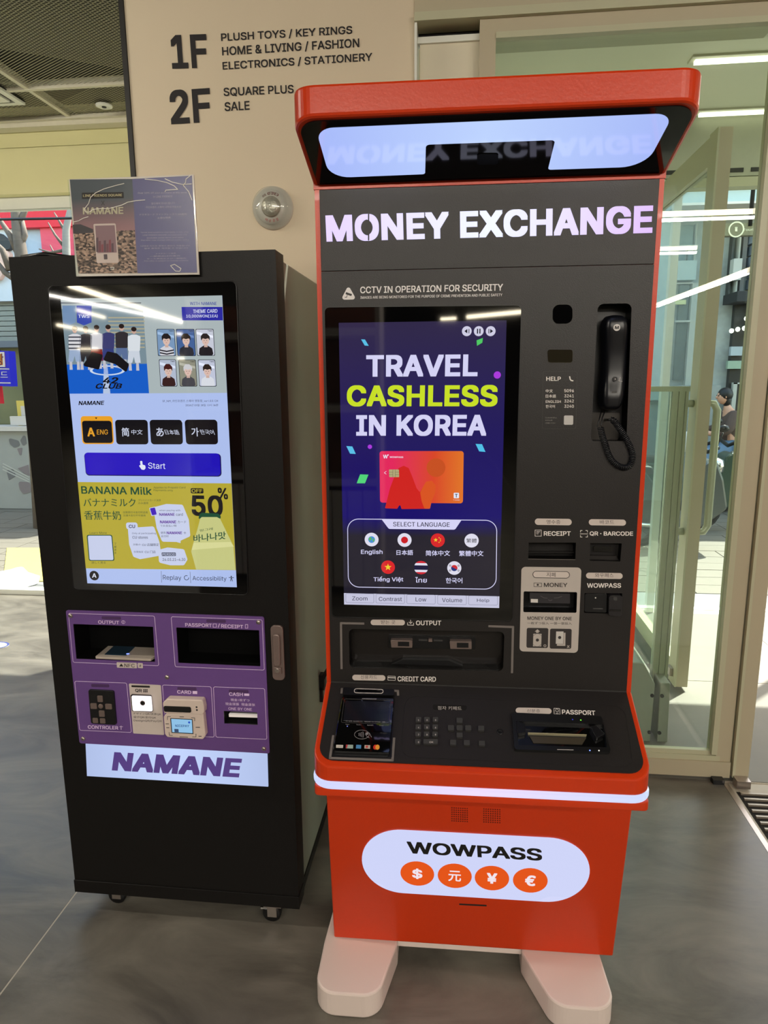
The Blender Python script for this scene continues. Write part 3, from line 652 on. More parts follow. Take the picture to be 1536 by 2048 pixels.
scooter((1316, 980), 6.2, (70, 76, 76), (50, 50, 52), 'grey motor scooter nearest the orange kiosk edge outside', 1, .9)
scooter((1474, 960), 8.0, (30, 30, 34), (36, 34, 34), 'black motor scooter carrying the seated person in blue jeans', -1, .8)
hp = pj(1374, 884, 6.9)  # white headlight of the green scooter, set as a disc of its own
MB().lathe(hp, (0, -1, 0), [(0, .03), (.06, .028), (.098, 0), (.098, -.06), (0, -.08)], PRW, 20).build('scooter_headlight_disc', label='round white scooter headlight disc seen behind the open glass door', category='lamp', o0=hp)
# seated person on the black scooter
pe = empty('person', (pj(1470, 900, 7.95).x, 8.0, 0), 'person in brown coat and blue jeans sitting on the black scooter outside', 'person')
HAIR = mat('black_hair', (24, 22, 22), .5); SKN = mat('skin', (214, 160, 132), .5); COAT = mat('brown_coat', (92, 74, 66), .85, nz=.25, ns=18, bump=.4, bs=60); JEAN = mat('blue_denim', (104, 132, 164), .8, nz=.15, ns=16)
def skin(name, pts, edges, radii, m, parent, root=0, sub=2):
    me_ = bpy.data.meshes.new(name); org = ORG[parent.name]; me_.from_pydata([V3(p) - org for p in pts], edges, []); me_.materials.append(m)
    o = bpy.data.objects.new(name, me_); C.objects.link(o); o.parent = parent; ORG[o.name] = org
    md = o.modifiers.new('skin', 'SKIN'); md.use_smooth_shade = True
    for i, r_ in enumerate(radii): me_.skin_vertices[0].data[i].radius = (r_, r_) if not isinstance(r_, tuple) else r_
    me_.skin_vertices[0].data[root].use_root = True
    s_ = o.modifiers.new('sub', 'SUBSURF'); s_.levels = s_.render_levels = sub
    return o
px0 = pj(1474, 860, 7.9).x; py0 = 8.0
def B(x, y, z): return V3((px0 + x, py0 + y, z))
pts = [B(0, 0, .92), B(-.03, 0, 1.12), B(-.07, 0, 1.34), B(-.1, 0, 1.43), B(-.13, 0, 1.5),
       B(-.06, -.17, 1.36), B(-.16, -.22, 1.14), B(-.36, -.16, 1.1), B(-.42, -.14, 1.13),
       B(-.06, .17, 1.36), B(-.16, .22, 1.14), B(-.36, .14, 1.12), B(-.42, .12, 1.14),
       B(-.1, -.1, .9), B(-.42, -.14, .84), B(-.4, -.18, .42), B(-.42, -.2, .1), B(-.52, -.22, .06),
       B(-.1, .1, .9), B(-.42, .14, .84), B(-.4, .18, .42), B(-.42, .2, .1), B(-.52, .22, .06)]
ed = [(0, 1), (1, 2), (2, 3), (3, 4), (2, 5), (5, 6), (6, 7), (7, 8), (2, 9), (9, 10), (10, 11), (11, 12), (0, 13), (13, 14), (14, 15), (15, 16), (16, 17), (0, 18), (18, 19), (19, 20), (20, 21), (21, 22)]
rd = [.14, .13, .13, .055, .05, .06, .05, .038, .03, .06, .05, .038, .03, .1, .075, .055, .042, .035, .1, .075, .055, .042, .035]
skin('body', pts, ed, rd, SKN, pe)
skin('coat', [pts[0] + V3((0.02, 0, -.1)), pts[0], pts[1], pts[2], pts[5], pts[6], pts[7], pts[9], pts[10], pts[11]], [(0, 1), (1, 2), (2, 3), (3, 4), (4, 5), (5, 6), (3, 7), (7, 8), (8, 9)], [.2, .18, .165, .155, .085, .075, .06, .085, .075, .06], COAT, pe, 1)
skin('jeans', [pts[0] + V3((0, 0, -.03)), pts[13], pts[14], pts[15], pts[16], pts[18], pts[19], pts[20], pts[21]], [(0, 1), (1, 2), (2, 3), (3, 4), (0, 5), (5, 6), (6, 7), (7, 8)], [.15, .12, .1, .085, .085, .12, .1, .085, .085], JEAN, pe)
hc = B(-.17, 0, 1.6)
MB().sphere(hc, .092, SKN, 16, (.95, .8, 1.15)).sphere(hc + V3((-.09, 0, -.01)), .017, SKN, 8, (1, .8, 1.2)).sphere(hc + V3((-.078, -.03, .014)), .01, HAIR, 8).sphere(hc + V3((-.078, .03, .014)), .01, HAIR, 8).sphere(hc + V3((.005, -.076, 0)), .018, SKN, 8, (.7, .5, 1.2)).build('head', pe)
MB().sphere(hc + V3((.02, 0, .028)), .1, HAIR, 16, (1, .9, 1.0)).sphere(hc + V3((.045, 0, -.05)), .07, HAIR, 12, (.8, 1, 1.3)).build('hair', pe)
pe.scale = (.8, .8, .8)     # a small figure, seen far down the lane
for sgn in (-1, 1):
    b = MB(); h0 = B(-.43, .13 * sgn, 1.135); b.sphere(h0, .035, SKN, 8, (1.2, .5, 1))
    for k in range(4): b.tube([h0 + V3((-.03, 0, .02 - k * .014)), h0 + V3((-.065, -.012 * sgn, .016 - k * .014)), h0 + V3((-.07, -.035 * sgn, .014 - k * .014))], [.008, .007, .006], SKN, 6)
    b.tube([h0 + V3((0, -.01 * sgn, .02)), h0 + V3((-.03, -.035 * sgn, .035))], .008, SKN, 6).build('hand', pe)
    MB().sphere(B(-.47, .21 * sgn, .05), .06, BLK, 10, (1.9, .75, .8)).build('shoe', pe)

# vestibule furniture: glass guard, open outer leaf
gd = empty('glass_guard', (.85, 2.85, 0), 'glass guard screen with grooved post on boxed metal feet beside the kiosk', 'guard rail')
Y2 = 2.85; zr = Z(.3614, 1240, 960)
def gz(x, y, Y=Y2): return pj(x, y, Y)
GMT = mat('pale_green_alloy', (178, 184, 160), .35, metal=.2, nz=.03); GM2 = mat('grey_alloy_cover', (150, 154, 140), .45, metal=.2)
px1 = gz(1345, 1000).x
for k in range(5): MB().bb(px1 - .035 + k * .0125, px1 - .035 + k * .0125 + .0115, Y2 - .02 + .003 * (k % 2), Y2 + .02, gz(1318, 1375).z, gz(1345, 783).z, GMT).build('post_rib', gd)
MB().bb(.25, px1 + .03, Y2 - .02, Y2 + .02, gz(1345, 783).z, gz(1345, 783).z + .02, GMT).build('top_rail', gd)
MB().bb(.25, px1 - .036, Y2 - .004, Y2 + .004, .3, gz(1345, 783).z, GLASS).build('pane', gd)
Pq = Pl((0, 2.74, 0), (1, 0, 0), (0, 0, 1))
MB().prism(Pq, rnd(Q(Pq, zr((-60, 1450), (165, 1455), (195, 1130), (130, 1010), (-40, 1010))), [0, 0, .012, .03, .012]), -.16, 0, GM2).build('foot_cover', gd, bevel=.004)
MB().prism(Pq, rnd(Q(Pq, zr((205, 1460), (262, 1460), (280, 1125), (222, 1120))), .006), -.16, 0, GM2).build('foot_cover', gd, bevel=.004)
b = MB()
for q in ((177, 1192), (232, 1194), (162, 1395), (217, 1398)): b.prism(Pq, ell(*Pq.px(*zr(q)), .008, n=10), 0, .004, BLK)
b.build('bolts', gd)
for z_ in (gz(1310, 1412).z, gz(1310, 1465).z): MB().bb(gz(1300, 1440).x, gz(1325, 1440).x, 2.79, 2.80, z_, z_ + .008, STEEL).build('tie_bar', gd)
# open outer leaf, perpendicular to the facade
d3 = empty('door_3', (1.08, 3.9, 0), kind='structure')
lx = 1.085
MB().bb(lx - .028, lx + .028, 3.24, 3.33, .02, 2.52, TAUPE).build('stile', d3)
MB().bb(lx - .034, lx - .026, 3.235, 3.335, .02, 2.52, TAUPEL).build('edge_bead', d3)
MB().bb(lx - .025, lx + .025, GY - .12, GY - .05, .02, 2.52, TAUPEL).build('stile', d3)
MB().bb(lx - .022, lx + .022, 3.33, GY - .12, .03, .12, TAUPEL).build('bottom_rail', d3)
MB().bb(lx - .022, lx + .022, 3.33, GY - .12, 2.40, 2.52, TAUPEL).build('top_rail', d3)
MB().bb(lx - .004, lx + .004, 3.33, GY - .12, .12, 2.40, GLASSC).build('pane', d3)
MB().bb(lx - .05, lx - .02, 3.27, 3.32, .06, .1, STEEL).build('pivot', d3)
for sgn in (-1, 1):
    zt, zb = pj(1430, 807, 3.28).z, pj(1380, 1063, 3.28).z
    if sgn > 0: pts = [(lx + .028, 3.28, zt), (lx + .055, 3.28, zt), (lx + .072, 3.28, zt - .03), (lx + .072, 3.28, zb + .03), (lx + .055, 3.28, zb), (lx + .028, 3.28, zb)]
    else: pts = [(lx - .034, 3.28, zt), (lx - .09, 3.28, zt), (lx - .11, 3.28, zt - .03), (lx - .11, 3.28, zb + .03), (lx - .09, 3.28, zb), (lx - .034, 3.28, zb)]
    MB().tube(pts, .017, GMT, 10).build('door_handle', d3)

# entrance mat
ma = empty('entrance_mat', (1.8, 1.8, 0), 'black entrance mat with silver ribs beside the glass door', 'mat')
MB().bb(1.03, 2.6, 1.15, 2.41, -.02, -.006, mat('mat_black', (38, 34, 30), .9, nz=.3, ns=200)).build('base', ma)
y = 1.2; rib = None; RIB = mat('mat_rib_alloy', (150, 142, 128), .4, metal=.5)
while y < 2.40:
    if rib is None:
        o = MB().bb(1.04, 2.59, y, y + .009, -.006, .001, RIB).build('mat_rib', ma); rib = o.data; y0_ = y
    else:
        o = bpy.data.objects.new('mat_rib', rib); C.objects.link(o); o.parent = ma; o.location = (0, y - y0_, 0)
    y += .034
MB().bb(1.0, 1.018, -2, FY - .04, -.01, .001, STEEL).build('trim_4', kind='structure')

# ---------------------------------------------------------------- wall lettering and alarm
b = MB()
b2 = b; INK = ink((28, 24, 26), .7); zw = Z(.4167, 0, 0)
wt = empty('wall_lettering', (-.7, FY, 2.5), 'dark floor directory lettering on the greige wall above the kiosks', 'lettering')
for st_, q in (('1F', ((345, 138), (417, 136), (340, 71))), ('2F', ((343, 249), (424, 244), (338, 181)))):
    MB().text(PF, st_, *q, .002, INK, .05).build('floor_number', wt)
def wl(s, x0, y0, x1, y1, h): MB().text(PF, s, (x0, y0), (x1, y1), (x0 - 1, y0 - h), .002, INK, .03).build('text_line', wt)
wl('PLUSH TOYS / KEY RINGS', 443, 85, 705, 70, 18); wl('HOME & LIVING / FASHION', 445, 114, 719, 97, 20); wl('ELECTRONICS / STATIONERY', 446, 142, 745, 124, 18)
wl('SQUARE PLUS', 448, 194, 588, 188, 18); wl('SALE', 450, 223, 500, 220, 18)
ac = PF.px(546.5, 417); al = empty('fire_alarm', PF.W(*ac), 'round clear fire alarm dome with red lettering on the wall', 'alarm')
ALW = mat('alarm_grey_white', (196, 190, 180), .35, nz=.03); nY = (0, -1, 0)
MB().lathe(PF.W(*ac), nY, [(.072, 0), (.072, .004), (.069, .012), (.056, .016), (.056, .022), (.03, .024)], ALW, 36).build('base', al)
MB().lathe(PF.W(*ac), nY, [(.0, .02), (.03, .021), (.034, .03), (.03, .036), (.018, .042), (0, .043)], mat('alarm_reflector', (190, 184, 172), .35, metal=.6, bump=1, bs=140), 28).build('beacon', al)
MB().lathe(PF.W(*ac), nY, [(.07, .012), (.066, .03), (.05, .045), (.025, .053), (0, .055)], GLASSC, 36).build('dome', al)
b = MB(); Pa = PF.off(.0245)
def arct(s, r, a0, a1, h, m, flip=False):
    for k, ch in enumerate(s):
        if ch == ' ': continue
        a = math.radians(a0 + (a1 - a0) * k / (len(s) - 1)); cx_, cy_ = ac[0] + r * math.cos(a), ac[1] + r * math.sin(a)
        t = a - math.pi / 2 + (math.pi if flip else 0); e = V3((math.cos(t), math.sin(t), 0)); f = V3((-math.sin(t), math.cos(t), 0)); c0 = V3((cx_, cy_, 0))
        q = [c0 - e * h * .4 - f * h * .5, c0 + e * h * .4 - f * h * .5, c0 - e * h * .4 + f * h * .5]
        b.text(Pa, ch, q[0][:2], q[1][:2], q[2][:2], 0, m, .02, px=False)
RD = ink((176, 50, 60)); arct('화재 (FIRE)', .044, 128, 58, .009, ink((110, 60, 60))); arct('비상경보', .045, 245, 295, .01, RD, True)
b.build('lettering', al)
# ceiling disc and vent
cp = Pl((0, 0, CEIL - .013), (1, 0, 0), (0, -1, 0)); a_ = cp.px(208, 210)
dc = empty('ceiling_speaker', cp.W(*a_), 'small round white ceiling disc in the mesh panel', 'fixture')
MB().lathe(cp.W(*a_), (0, 0, -1), [(0, .0), (.045, 0), (.045, .008), (.03, .014), (.02, .01), (0, .01)], FRW, 24).build('rim', dc)
MB().lathe(cp.W(*a_), (0, 0, -1), [(0, .016), (.012, .014), (.014, .008)], BLK, 12).build('sensor', dc)
dv = empty('ceiling_vent', (-2.75, 3.85, CEIL - .02), 'square white louvred air vent at the photo left edge of ceiling', 'vent')
A = cp.px(46, 202); vx, vy = A[0], -A[1]
for k in range(5):
    h = .3 - k * .055; P = Pl((vx - .3, vy - .28, CEIL - .014 - .004 * k), (1, 0, 0), (0, -1, 0))
    MB().ring(P, [(-h, -h), (h, -h), (h, h), (-h, h)], .035, 0, .012, FRW).build('louvre', dv)
MB().bb(vx - .6, vx, vy - .58, vy + .02, CEIL - .012, CEIL - .006, BLK).build('duct', dv)

# ================================================================ BLACK CARD KIOSK
PN = Pl((0, 1.615, 0), (1, 0, 0), (0, 0, 1))
nk = empty('card_vending_kiosk', (-.75, 1.95, 0), 'tall black card vending kiosk on casters with purple panel', 'kiosk')
z2 = Z(.2734, 80, 540); z3 = Z(.2734, 80, 880); z4 = Z(.3125, 120, 1200)
NL, NR = PN.px(80, 1100)[0], PN.px(576, 1100)[0]; NT = PN.px(300, 506)[1]; NBt = .075
NL = (PN.px(14.6, 511.7)[0] + PN.px(154, 1783)[0]) / 2; NR = (PN.px(552, 501)[0] + PN.px(597, 1817)[0]) / 2
NB = .062
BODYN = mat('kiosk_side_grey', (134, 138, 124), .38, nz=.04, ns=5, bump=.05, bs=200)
FD = .07
openings = [Q(PN, z4((90, 150), (600, 168), (612, 392), (110, 372))), Q(PN, z4((748, 172), (1277, 190), (1285, 420), (762, 398)))]
b = MB().plate(PN, [(NL, NB), (NR, NB), (NR, NT), (NL, NT)], openings + [Q(PN, z4((1050, 705), (1265, 715), (1268, 795), (1055, 785)))], -FD, 0, BLKM, mat('void_black', (5, 5, 5), .8, spec=.1))
b.build('front_door', nk, bevel=.0015)
ND = 2.36
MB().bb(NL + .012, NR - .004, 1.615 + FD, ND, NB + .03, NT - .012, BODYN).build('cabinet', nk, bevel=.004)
MB().bb(NL + .008, NR - .002, 1.617 + FD, ND - .01, NB, NB + .03, BLKM).build('bottom_plate', nk)
pl_y = PN.px(375, 1776)[1]
MB().bb(NL - .002, NR + .002, 1.612, 1.60 + FD, NB - .002, pl_y, BLKM).build('plinth', nk, bevel=.001)
# screen
bz = rnd(Q(PN, [(97, 572), (474, 562), (498, 1190), (148, 1178)]), .014)
MB().prism(PN, bz, 0, .004, BLACKG).ring(PN, bz, .002, .004, .0048, BLK).build('screen_glass', nk, bevel=.0008)
LCD = Q(PN, [(123, 597.4), (445.8, 592), (474.6, 1173), (177, 1166)])
x0, y0, x1, y1 = LCD[3][0] , (LCD[3][1] + LCD[2][1]) / 2, LCD[2][0], (LCD[0][1] + LCD[1][1]) / 2
x0 = (LCD[0][0] + LCD[3][0]) / 2; x1 = (LCD[1][0] + LCD[2][0]) / 2
def nyy(y, x=300): return PN.px(x, y)[1]
disp = MB().flat(PN, [(x0, y0), (x1, y0), (x1, y1), (x0, y1)], .0045, scr((172, 190, 236))).build('display', nk, label='lit touch display')
S = .0050
yim = PN.px(200, 787)[1]
WW = scr((225, 230, 245)); PALEIM = scr((168, 180, 182)); BLUEF = scr((24, 92, 196)); DKS = scr((22, 20, 24)); 
xm = PN.px(*z2((790, 700)))[0]
b = MB().flat(PN, [(x0, yim), (x1, yim), (x1, y1), (x0, y1)], S, PALEIM)
yb = PN.px(*z2((400, 690)))[1]
b.flat(PN, [(x0, yim), (xm, yim), (xm, yb), (x0, yb)], S + .0001, BLUEF).flat(PN, [(x0, yb), (xm, yb), (xm, yb + .13), (x0, yb + .13)], S + .0001, scr((120, 140, 150)))
for k in range(9): b.line(PN, Q(PN, z2((510, 350 + k * 27), (770, 350 + k * 27))), .003, S + .0001, scr((170, 165, 140)), .0001)
b.prism(PN, ell(*PN.px(*z2((500, 735))), .045, .012, 28), S + .0001, S + .0002, scr((200, 215, 235)), False).prism(PN, ell(*PN.px(*z2((500, 735))), .038, .009, 28), S + .0002, S + .0003, BLUEF, False)
b.prism(PN, Q(PN, z2((475, 690), (500, 690), (522, 903), (470, 903))), S + .0001, S + .0003, scr((180, 196, 224)), False)
b.text(PN, 'WITH NAMANE', z2((1103, 258)), z2((1298, 258)), z2((1103, 236)), S + .0003, scr((40, 50, 150)), .02)
b.prism(PN, Q(PN, z2((1042, 272), (1340, 272), (1344, 370), (1047, 370))), S + .0001, S + .0003, scr((38, 40, 158)), False)
b.text(PN, 'THEME CARD', z2((1126, 318)), z2((1303, 314)), z2((1126, 291)), S + .0004, WW, .02); b.text(PN, '10,000WON[1EA)', z2((1076, 354)), z2((1305, 352)), z2((1076, 328)), S + .0004, WW, .01)
for q, c in (((172, 262, 270, 385), (110, 140, 178)), ((275, 262, 385, 385), (34, 62, 168))):
    b.prism(PN, Q(PN, z2((q[0], q[1]), (q[2], q[1]), (q[2], q[3]), ((q[0] + q[2]) / 2, q[3] + 22), (q[0] + 4, q[3]))), S + .0001, S + .0003, scr(c), False)
b.text(PN, 'TWS', z2((288, 352)), z2((370, 352)), z2((288, 328)), S + .0004, WW, .02); b.line(PN, Q(PN, z2((160, 243), (745, 243))), .0018, S + .0001, scr((30, 36, 60)), .0001)
# six players
FIG = [(262, 468, (210, 210, 215), (150, 170, 200), 1), (342, 468, (46, 44, 50), (40, 40, 46), 0), (422, 460, (205, 205, 210), (122, 20, 22), 0), (506, 458, (58, 60, 110), (50, 60, 120), 0), (604, 452, (50, 46, 50), (90, 110, 150), 0), (694, 474, (214, 220, 226), (200, 208, 220), 0)]
for cx_, ty, top, bot, st in FIG:
    b.prism(PN, rnd(Q(PN, z2((cx_ - 45, ty + 12), (cx_ - 15, ty), (cx_ + 18, ty), (cx_ + 48, ty + 12), (cx_ + 44, ty + 120), (cx_ - 42, ty + 120))), .003), S + .0002, S + .0004, scr(top), False)
    b.prism(PN, Q(PN, z2((cx_ - 38, ty + 118), (cx_ + 40, ty + 118), (cx_ + 50, ty + 205), (cx_ + 10, ty + 205), (cx_, ty + 160), (cx_ - 12, ty + 205), (cx_ - 46, ty + 205))), S + .0002, S + .0004, scr(bot), False)
    for d in (-28, 26): b.prism(PN, Q(PN, z2((cx_ + d - 9, ty + 200), (cx_ + d + 9, ty + 200), (cx_ + d + 14, ty + 262), (cx_ + d - 8, ty + 262))), S + .0002, S + .0004, scr((190, 190, 200)), False)
    b.prism(PN, ell(*PN.px(*z2((cx_, ty - 28))), .0058, .0075, 14), S + .0002, S + .0005, scr((196, 160, 146)), False)
    b.prism(PN, ell(*PN.px(*z2((cx_, ty - 40))), .0068, .0055, 14), S + .0003, S + .0006, scr((40, 28, 26)), False)
    if st:
        for k in range(4): b.line(PN, Q(PN, z2((cx_ - 42, ty + 24 + k * 27), (cx_ + 44, ty + 24 + k * 27))), .003, S + .0004, scr((40, 44, 60)), .0001)
b.prism(PN, rnd(Q(PN, z2((320, 700), (390, 600), (470, 620), (440, 730))), .004), S + .0005, S + .0007, DKS, False).prism(PN, rnd(Q(PN, z2((470, 660), (500, 595), (570, 610), (660, 690), (640, 750), (560, 690))), .004), S + .0005, S + .0007, DKS, False)
b.text(PN, '42', z2((465, 830)), z2((575, 830)), z2((475, 785)), S + .0007, DKS, .05); b.text(PN, 'CLUB', z2((410, 868)), z2((600, 868)), z2((425, 830)), S + .0007, DKS, .05)
b.build('advert_picture', disp)
def portrait(q, bgc, hair, top, extra=None):
    b = MB(); x0_, y0_, x1_, y1_ = q; w_ = x1_ - x0_; h_ = y1_ - y0_
    def f(x, y): return (x0_ + x * w_ + y * 12, y0_ + y * h_)
    b.prism(PN, rnd(Q(PN, z2(f(0, 0), f(1, 0), f(1, 1), f(0, 1))), .003), S + .0001, S + .0003, scr((30, 34, 44)), False)
    b.prism(PN, rnd(Q(PN, z2(f(.03, .02), f(.97, .02), f(.97, .98), f(.03, .98))), .003), S + .0003, S + .0004, scr(bgc), False)
    b.prism(PN, Q(PN, z2(f(.05, .1), f(.95, .25), f(.95, .34), f(.05, .2))), S + .0004, S + .00045, scr(tuple(min(255, c + 40) for c in bgc)), False)
    b.prism(PN, rnd(Q(PN, z2(f(.1, .98), f(.16, .72), f(.4, .62), f(.62, .62), f(.86, .72), f(.92, .98))), .004), S + .0005, S + .0006, scr(top), False)
    if extra: 
        for k in range(2): b.line(PN, Q(PN, z2(f(.14, .78 + k * .1), f(.5, .83 + k * .1), f(.88, .78 + k * .1))), .003, S + .0006, scr((36, 36, 44)), .0001)
    b.prism(PN, Q(PN, z2(f(.44, .55), f(.6, .55), f(.62, .68), f(.42, .68))), S + .0006, S + .00065, scr((200, 168, 156)), False)
    b.prism(PN, ell(*PN.px(*z2(f(.52, .42))), .0088, .012, 18), S + .0007, S + .0008, scr((214, 184, 172)), False)
    b.prism(PN, rnd(Q(PN, z2(f(.28, .48), f(.27, .28), f(.4, .17), f(.62, .17), f(.77, .28), f(.76, .48), f(.7, .34), f(.52, .38), f(.36, .34))), .003), S + .0008, S + .0009, scr(hair), False)
    for e_ in (.45, .59): b.prism(PN, ell(*PN.px(*z2(f(e_, .43))), .0012, .0007, 8), S + .0009, S + .001, scr((40, 30, 30)), False)
    b.prism(PN, ell(*PN.px(*z2(f(.52, .51))), .0016, .0006, 8), S + .0009, S + .001, scr((180, 90, 90)), False)
    b.text(PN, 'TWS', z2(f(.68, .1)), z2(f(.93, .1)), z2(f(.68, .05)), S + .0009, DKS, .03)
    b.build('photo_card', disp)
PC6 = [((858, 432, 990, 630), (120, 150, 186), (34, 28, 30), (206, 206, 214), 1), ((1000, 432, 1135, 630), (66, 96, 150), (40, 30, 28), (44, 44, 54), 0), ((1143, 432, 1275, 628), (196, 200, 214), (36, 28, 28), (36, 32, 36), 0),
       ((876, 654, 1000, 852), (176, 186, 206), (70, 30, 30), (58, 34, 34), 0), ((1018, 656, 1145, 852), (140, 140, 124), (200, 200, 204), (70, 70, 76), 0), ((1160, 656, 1286, 852), (190, 196, 216), (44, 34, 30), (214, 218, 226), 0)]
for a in PC6: portrait(*a)
# header row and language buttons
b = MB(); b.text(PN, 'NAMANE', z2((290, 988)), z2((474, 986)), z2((294, 958)), S, DKS, .05)
b.text(PN, 'SF_NM_라인프렌즈 스퀘어 명동점_ver1.0.0.124', z2((903, 968)), z2((1307, 966)), z2((903, 949)), S, scr((60, 62, 84)), 0)
b.text(PN, '2026년 03월 28일 13시 36분', z2((1070, 997)), z2((1309, 996)), z2((1070, 980)), S, scr((60, 62, 84)), 0); b.build('header_lettering', disp)
LG = [((305, 1068, 545, 1272), 'A', 'ENG', (228, 160, 44), 1), ((556, 1095, 800, 1274), '简', '中文', (200, 206, 226), 0), ((808, 1095, 1052, 1274), 'あ', '日本語', (200, 206, 226), 0), ((1064, 1094, 1308, 1274), '가', '한국어', (200, 206, 226), 0)]
for (a0, b0, a1, b1), g1, g2, c, sel in LG:
    b = MB()
    if sel:
        b.prism(PN, rnd(Q(PN, z2((a0, b0), (a1 - 8, b0), (a1 + 4, b1), (a0 + 14, b1))), .008), S, S + .0004, scr((232, 160, 40)), False)
        b.prism(PN, rnd(Q(PN, z2((a0 + 10, b0 + 34), (a1 - 14, b0 + 34), (a1 - 4, b1 - 8), (a0 + 22, b1 - 8))), .007), S + .0004, S + .0006, DKS, False)
        b.prism(PN, Q(PN, z2((410, 1078), (428, 1078), (419, 1090))), S + .0004, S + .0006, DKS, False)
    else: b.prism(PN, rnd(Q(PN, z2((a0, b0), (a1 - 6, b0), (a1, b1), (a0 + 12, b1))), .008), S, S + .0006, DKS, False)
    yb_ = 1216
    b.text(PN, g1, z2((a0 + 52, yb_)), z2((a0 + 106, yb_)), z2((a0 + 48, yb_ - 64)), S + .0008, scr(c), .05 if sel else .03)
    b.text(PN, g2, z2((a0 + 120, yb_ - 14)), z2((a0 + (202 if len(g2) > 2 and not sel else 200 if sel else 202), yb_ - 14)) if len(g2) < 3 or sel else z2((a0 + 106, yb_ - 10)) and z2((a0 + 222, yb_ - 12)), z2((a0 + (106 if len(g2) > 2 and not sel else 120), yb_ - 50)), S + .0008, scr(c), .015)
    b.build('language_button', disp)
# start button
b = MB(); gs = gradmat('start_gradient', (40, 0, 200), (32, 20, 180), 'X', -.45, .1, mid=(34, 0, 190))
b.prism(PN, rnd(Q(PN, z3((330, 92), (1328, 98), (1334, 266), (345, 258))), .009), S, S + .0006, scr((20, 14, 70)), False).prism(PN, rnd(Q(PN, z3((333, 90), (1320, 96), (1328, 260), (348, 252))), .009), S + .0006, S + .0008, gs, False)
b.text(PN, 'Start', z3((800, 207)), z3((925, 210)), z3((798, 163)), S + .001, WW, .0)
b.prism(PN, rnd(Q(PN, z3((740, 152), (756, 150), (758, 178), (778, 184), (780, 205), (770, 216), (752, 214), (736, 192), (732, 182), (744, 184))), .002), S + .001, S + .0012, WW, False); b.build('start_button', disp, label='violet start button')
# banana milk banner
b = MB(); GRNT = scr((22, 74, 50)); YB = scr((178, 164, 50)); 
b.prism(PN, [(x0, PN.px(*z3((350, 935)))[1]), (x1, PN.px(*z3((1440, 948)))[1]), (x1, PN.px(*z3((1400, 315)))[1]), (x0, PN.px(*z3((290, 305)))[1])], S, S + .0003, YB, False)
T = S + .0005
b.text(PN, 'BANANA Milk', z3((312, 390)), z3((826, 399)), z3((308, 334)), T, GRNT, .03); b.text(PN, 'バナナミルク', z3((328, 483)), z3((710, 484)), z3((322, 424)), T, GRNT, .02); b.text(PN, '香蕉牛奶', z3((335, 580)), z3((603, 582)), z3((328, 514)), T, GRNT, .02)
b.text(PN, 'Applies to Prepaid Card', z3((838, 355)), z3((1070, 355)), z3((838, 338)), T, GRNT, 0); b.text(PN, 'Payments only', z3((838, 374)), z3((980, 376)), z3((838, 358)), T, GRNT, 0)
b.text(PN, 'プリペイドカード決済', z3((726, 446)), z3((890, 446)), z3((726, 430)), T, GRNT, 0); b.text(PN, 'のみ適用', z3((726, 467)), z3((798, 467)), z3((726, 451)), T, GRNT, 0)
b.text(PN, '仅限预付卡支付时适用', z3((614, 535)), z3((794, 535)), z3((614, 518)), T, GRNT, 0); b.text(PN, '交通卡支付不可使用', z3((616, 556)), z3((778, 557)), z3((616, 541)), T, GRNT, 0)
b.prism(PN, rnd(Q(PN, z3((1108, 350), (1200, 350), (1203, 388), (1110, 388))), .003), T, T + .0002, DKS, False); b.text(PN, 'OFF', z3((1117, 382)), z3((1195, 382)), z3((1115, 356)), T + .0004, YB, .03)
b.text(PN, '50', z3((1118, 552)), z3((1346, 556)), z3((1110, 400)), T, DKS, .05); b.text(PN, '%', z3((1310, 430)), z3((1382, 432)), z3((1304, 346)), T + .0001, DKS, .04)
WB = scr((196, 204, 232))
b.prism(PN, rnd(Q(PN, z3((835, 490), (930, 465), (1050, 470), (1095, 580), (1106, 700), (1030, 735), (1040, 752), (1005, 742), (900, 740), (860, 640))), .006), T, T + .0002, WB, False)
b.prism(PN, rnd(Q(PN, z3((650, 640), (840, 628), (880, 740), (895, 840), (740, 868), (690, 850), (660, 760))), .006), T + .0001, T + .0003, WB, False)
b.prism(PN, rnd(Q(PN, z3((872, 800), (940, 782), (1060, 795), (1086, 870), (1060, 912), (960, 912), (878, 892))), .006), T + .0002, T + .0004, WB, False)
b.prism(PN, rnd(Q(PN, z3((636, 600), (720, 600), (724, 650), (640, 650))), .006), T + .0003, T + .0005, WB, False); b.text(PN, 'CU', z3((658, 640)), z3((704, 640)), z3((658, 616)), T + .0006, scr((40, 40, 80)), .04)
b.prism(PN, rnd(Q(PN, z3((806, 494), (852, 484), (868, 544), (824, 554))), .002), T + .0004, T + .0006, WB, False).prism(PN, rnd(Q(PN, z3((812, 497), (848, 490), (862, 541), (828, 548))), .002), T + .0006, T + .0008, scr((60, 10, 180)), False)
VI = scr((90, 30, 150)); TG = scr((70, 74, 96)); T2 = T + .0007
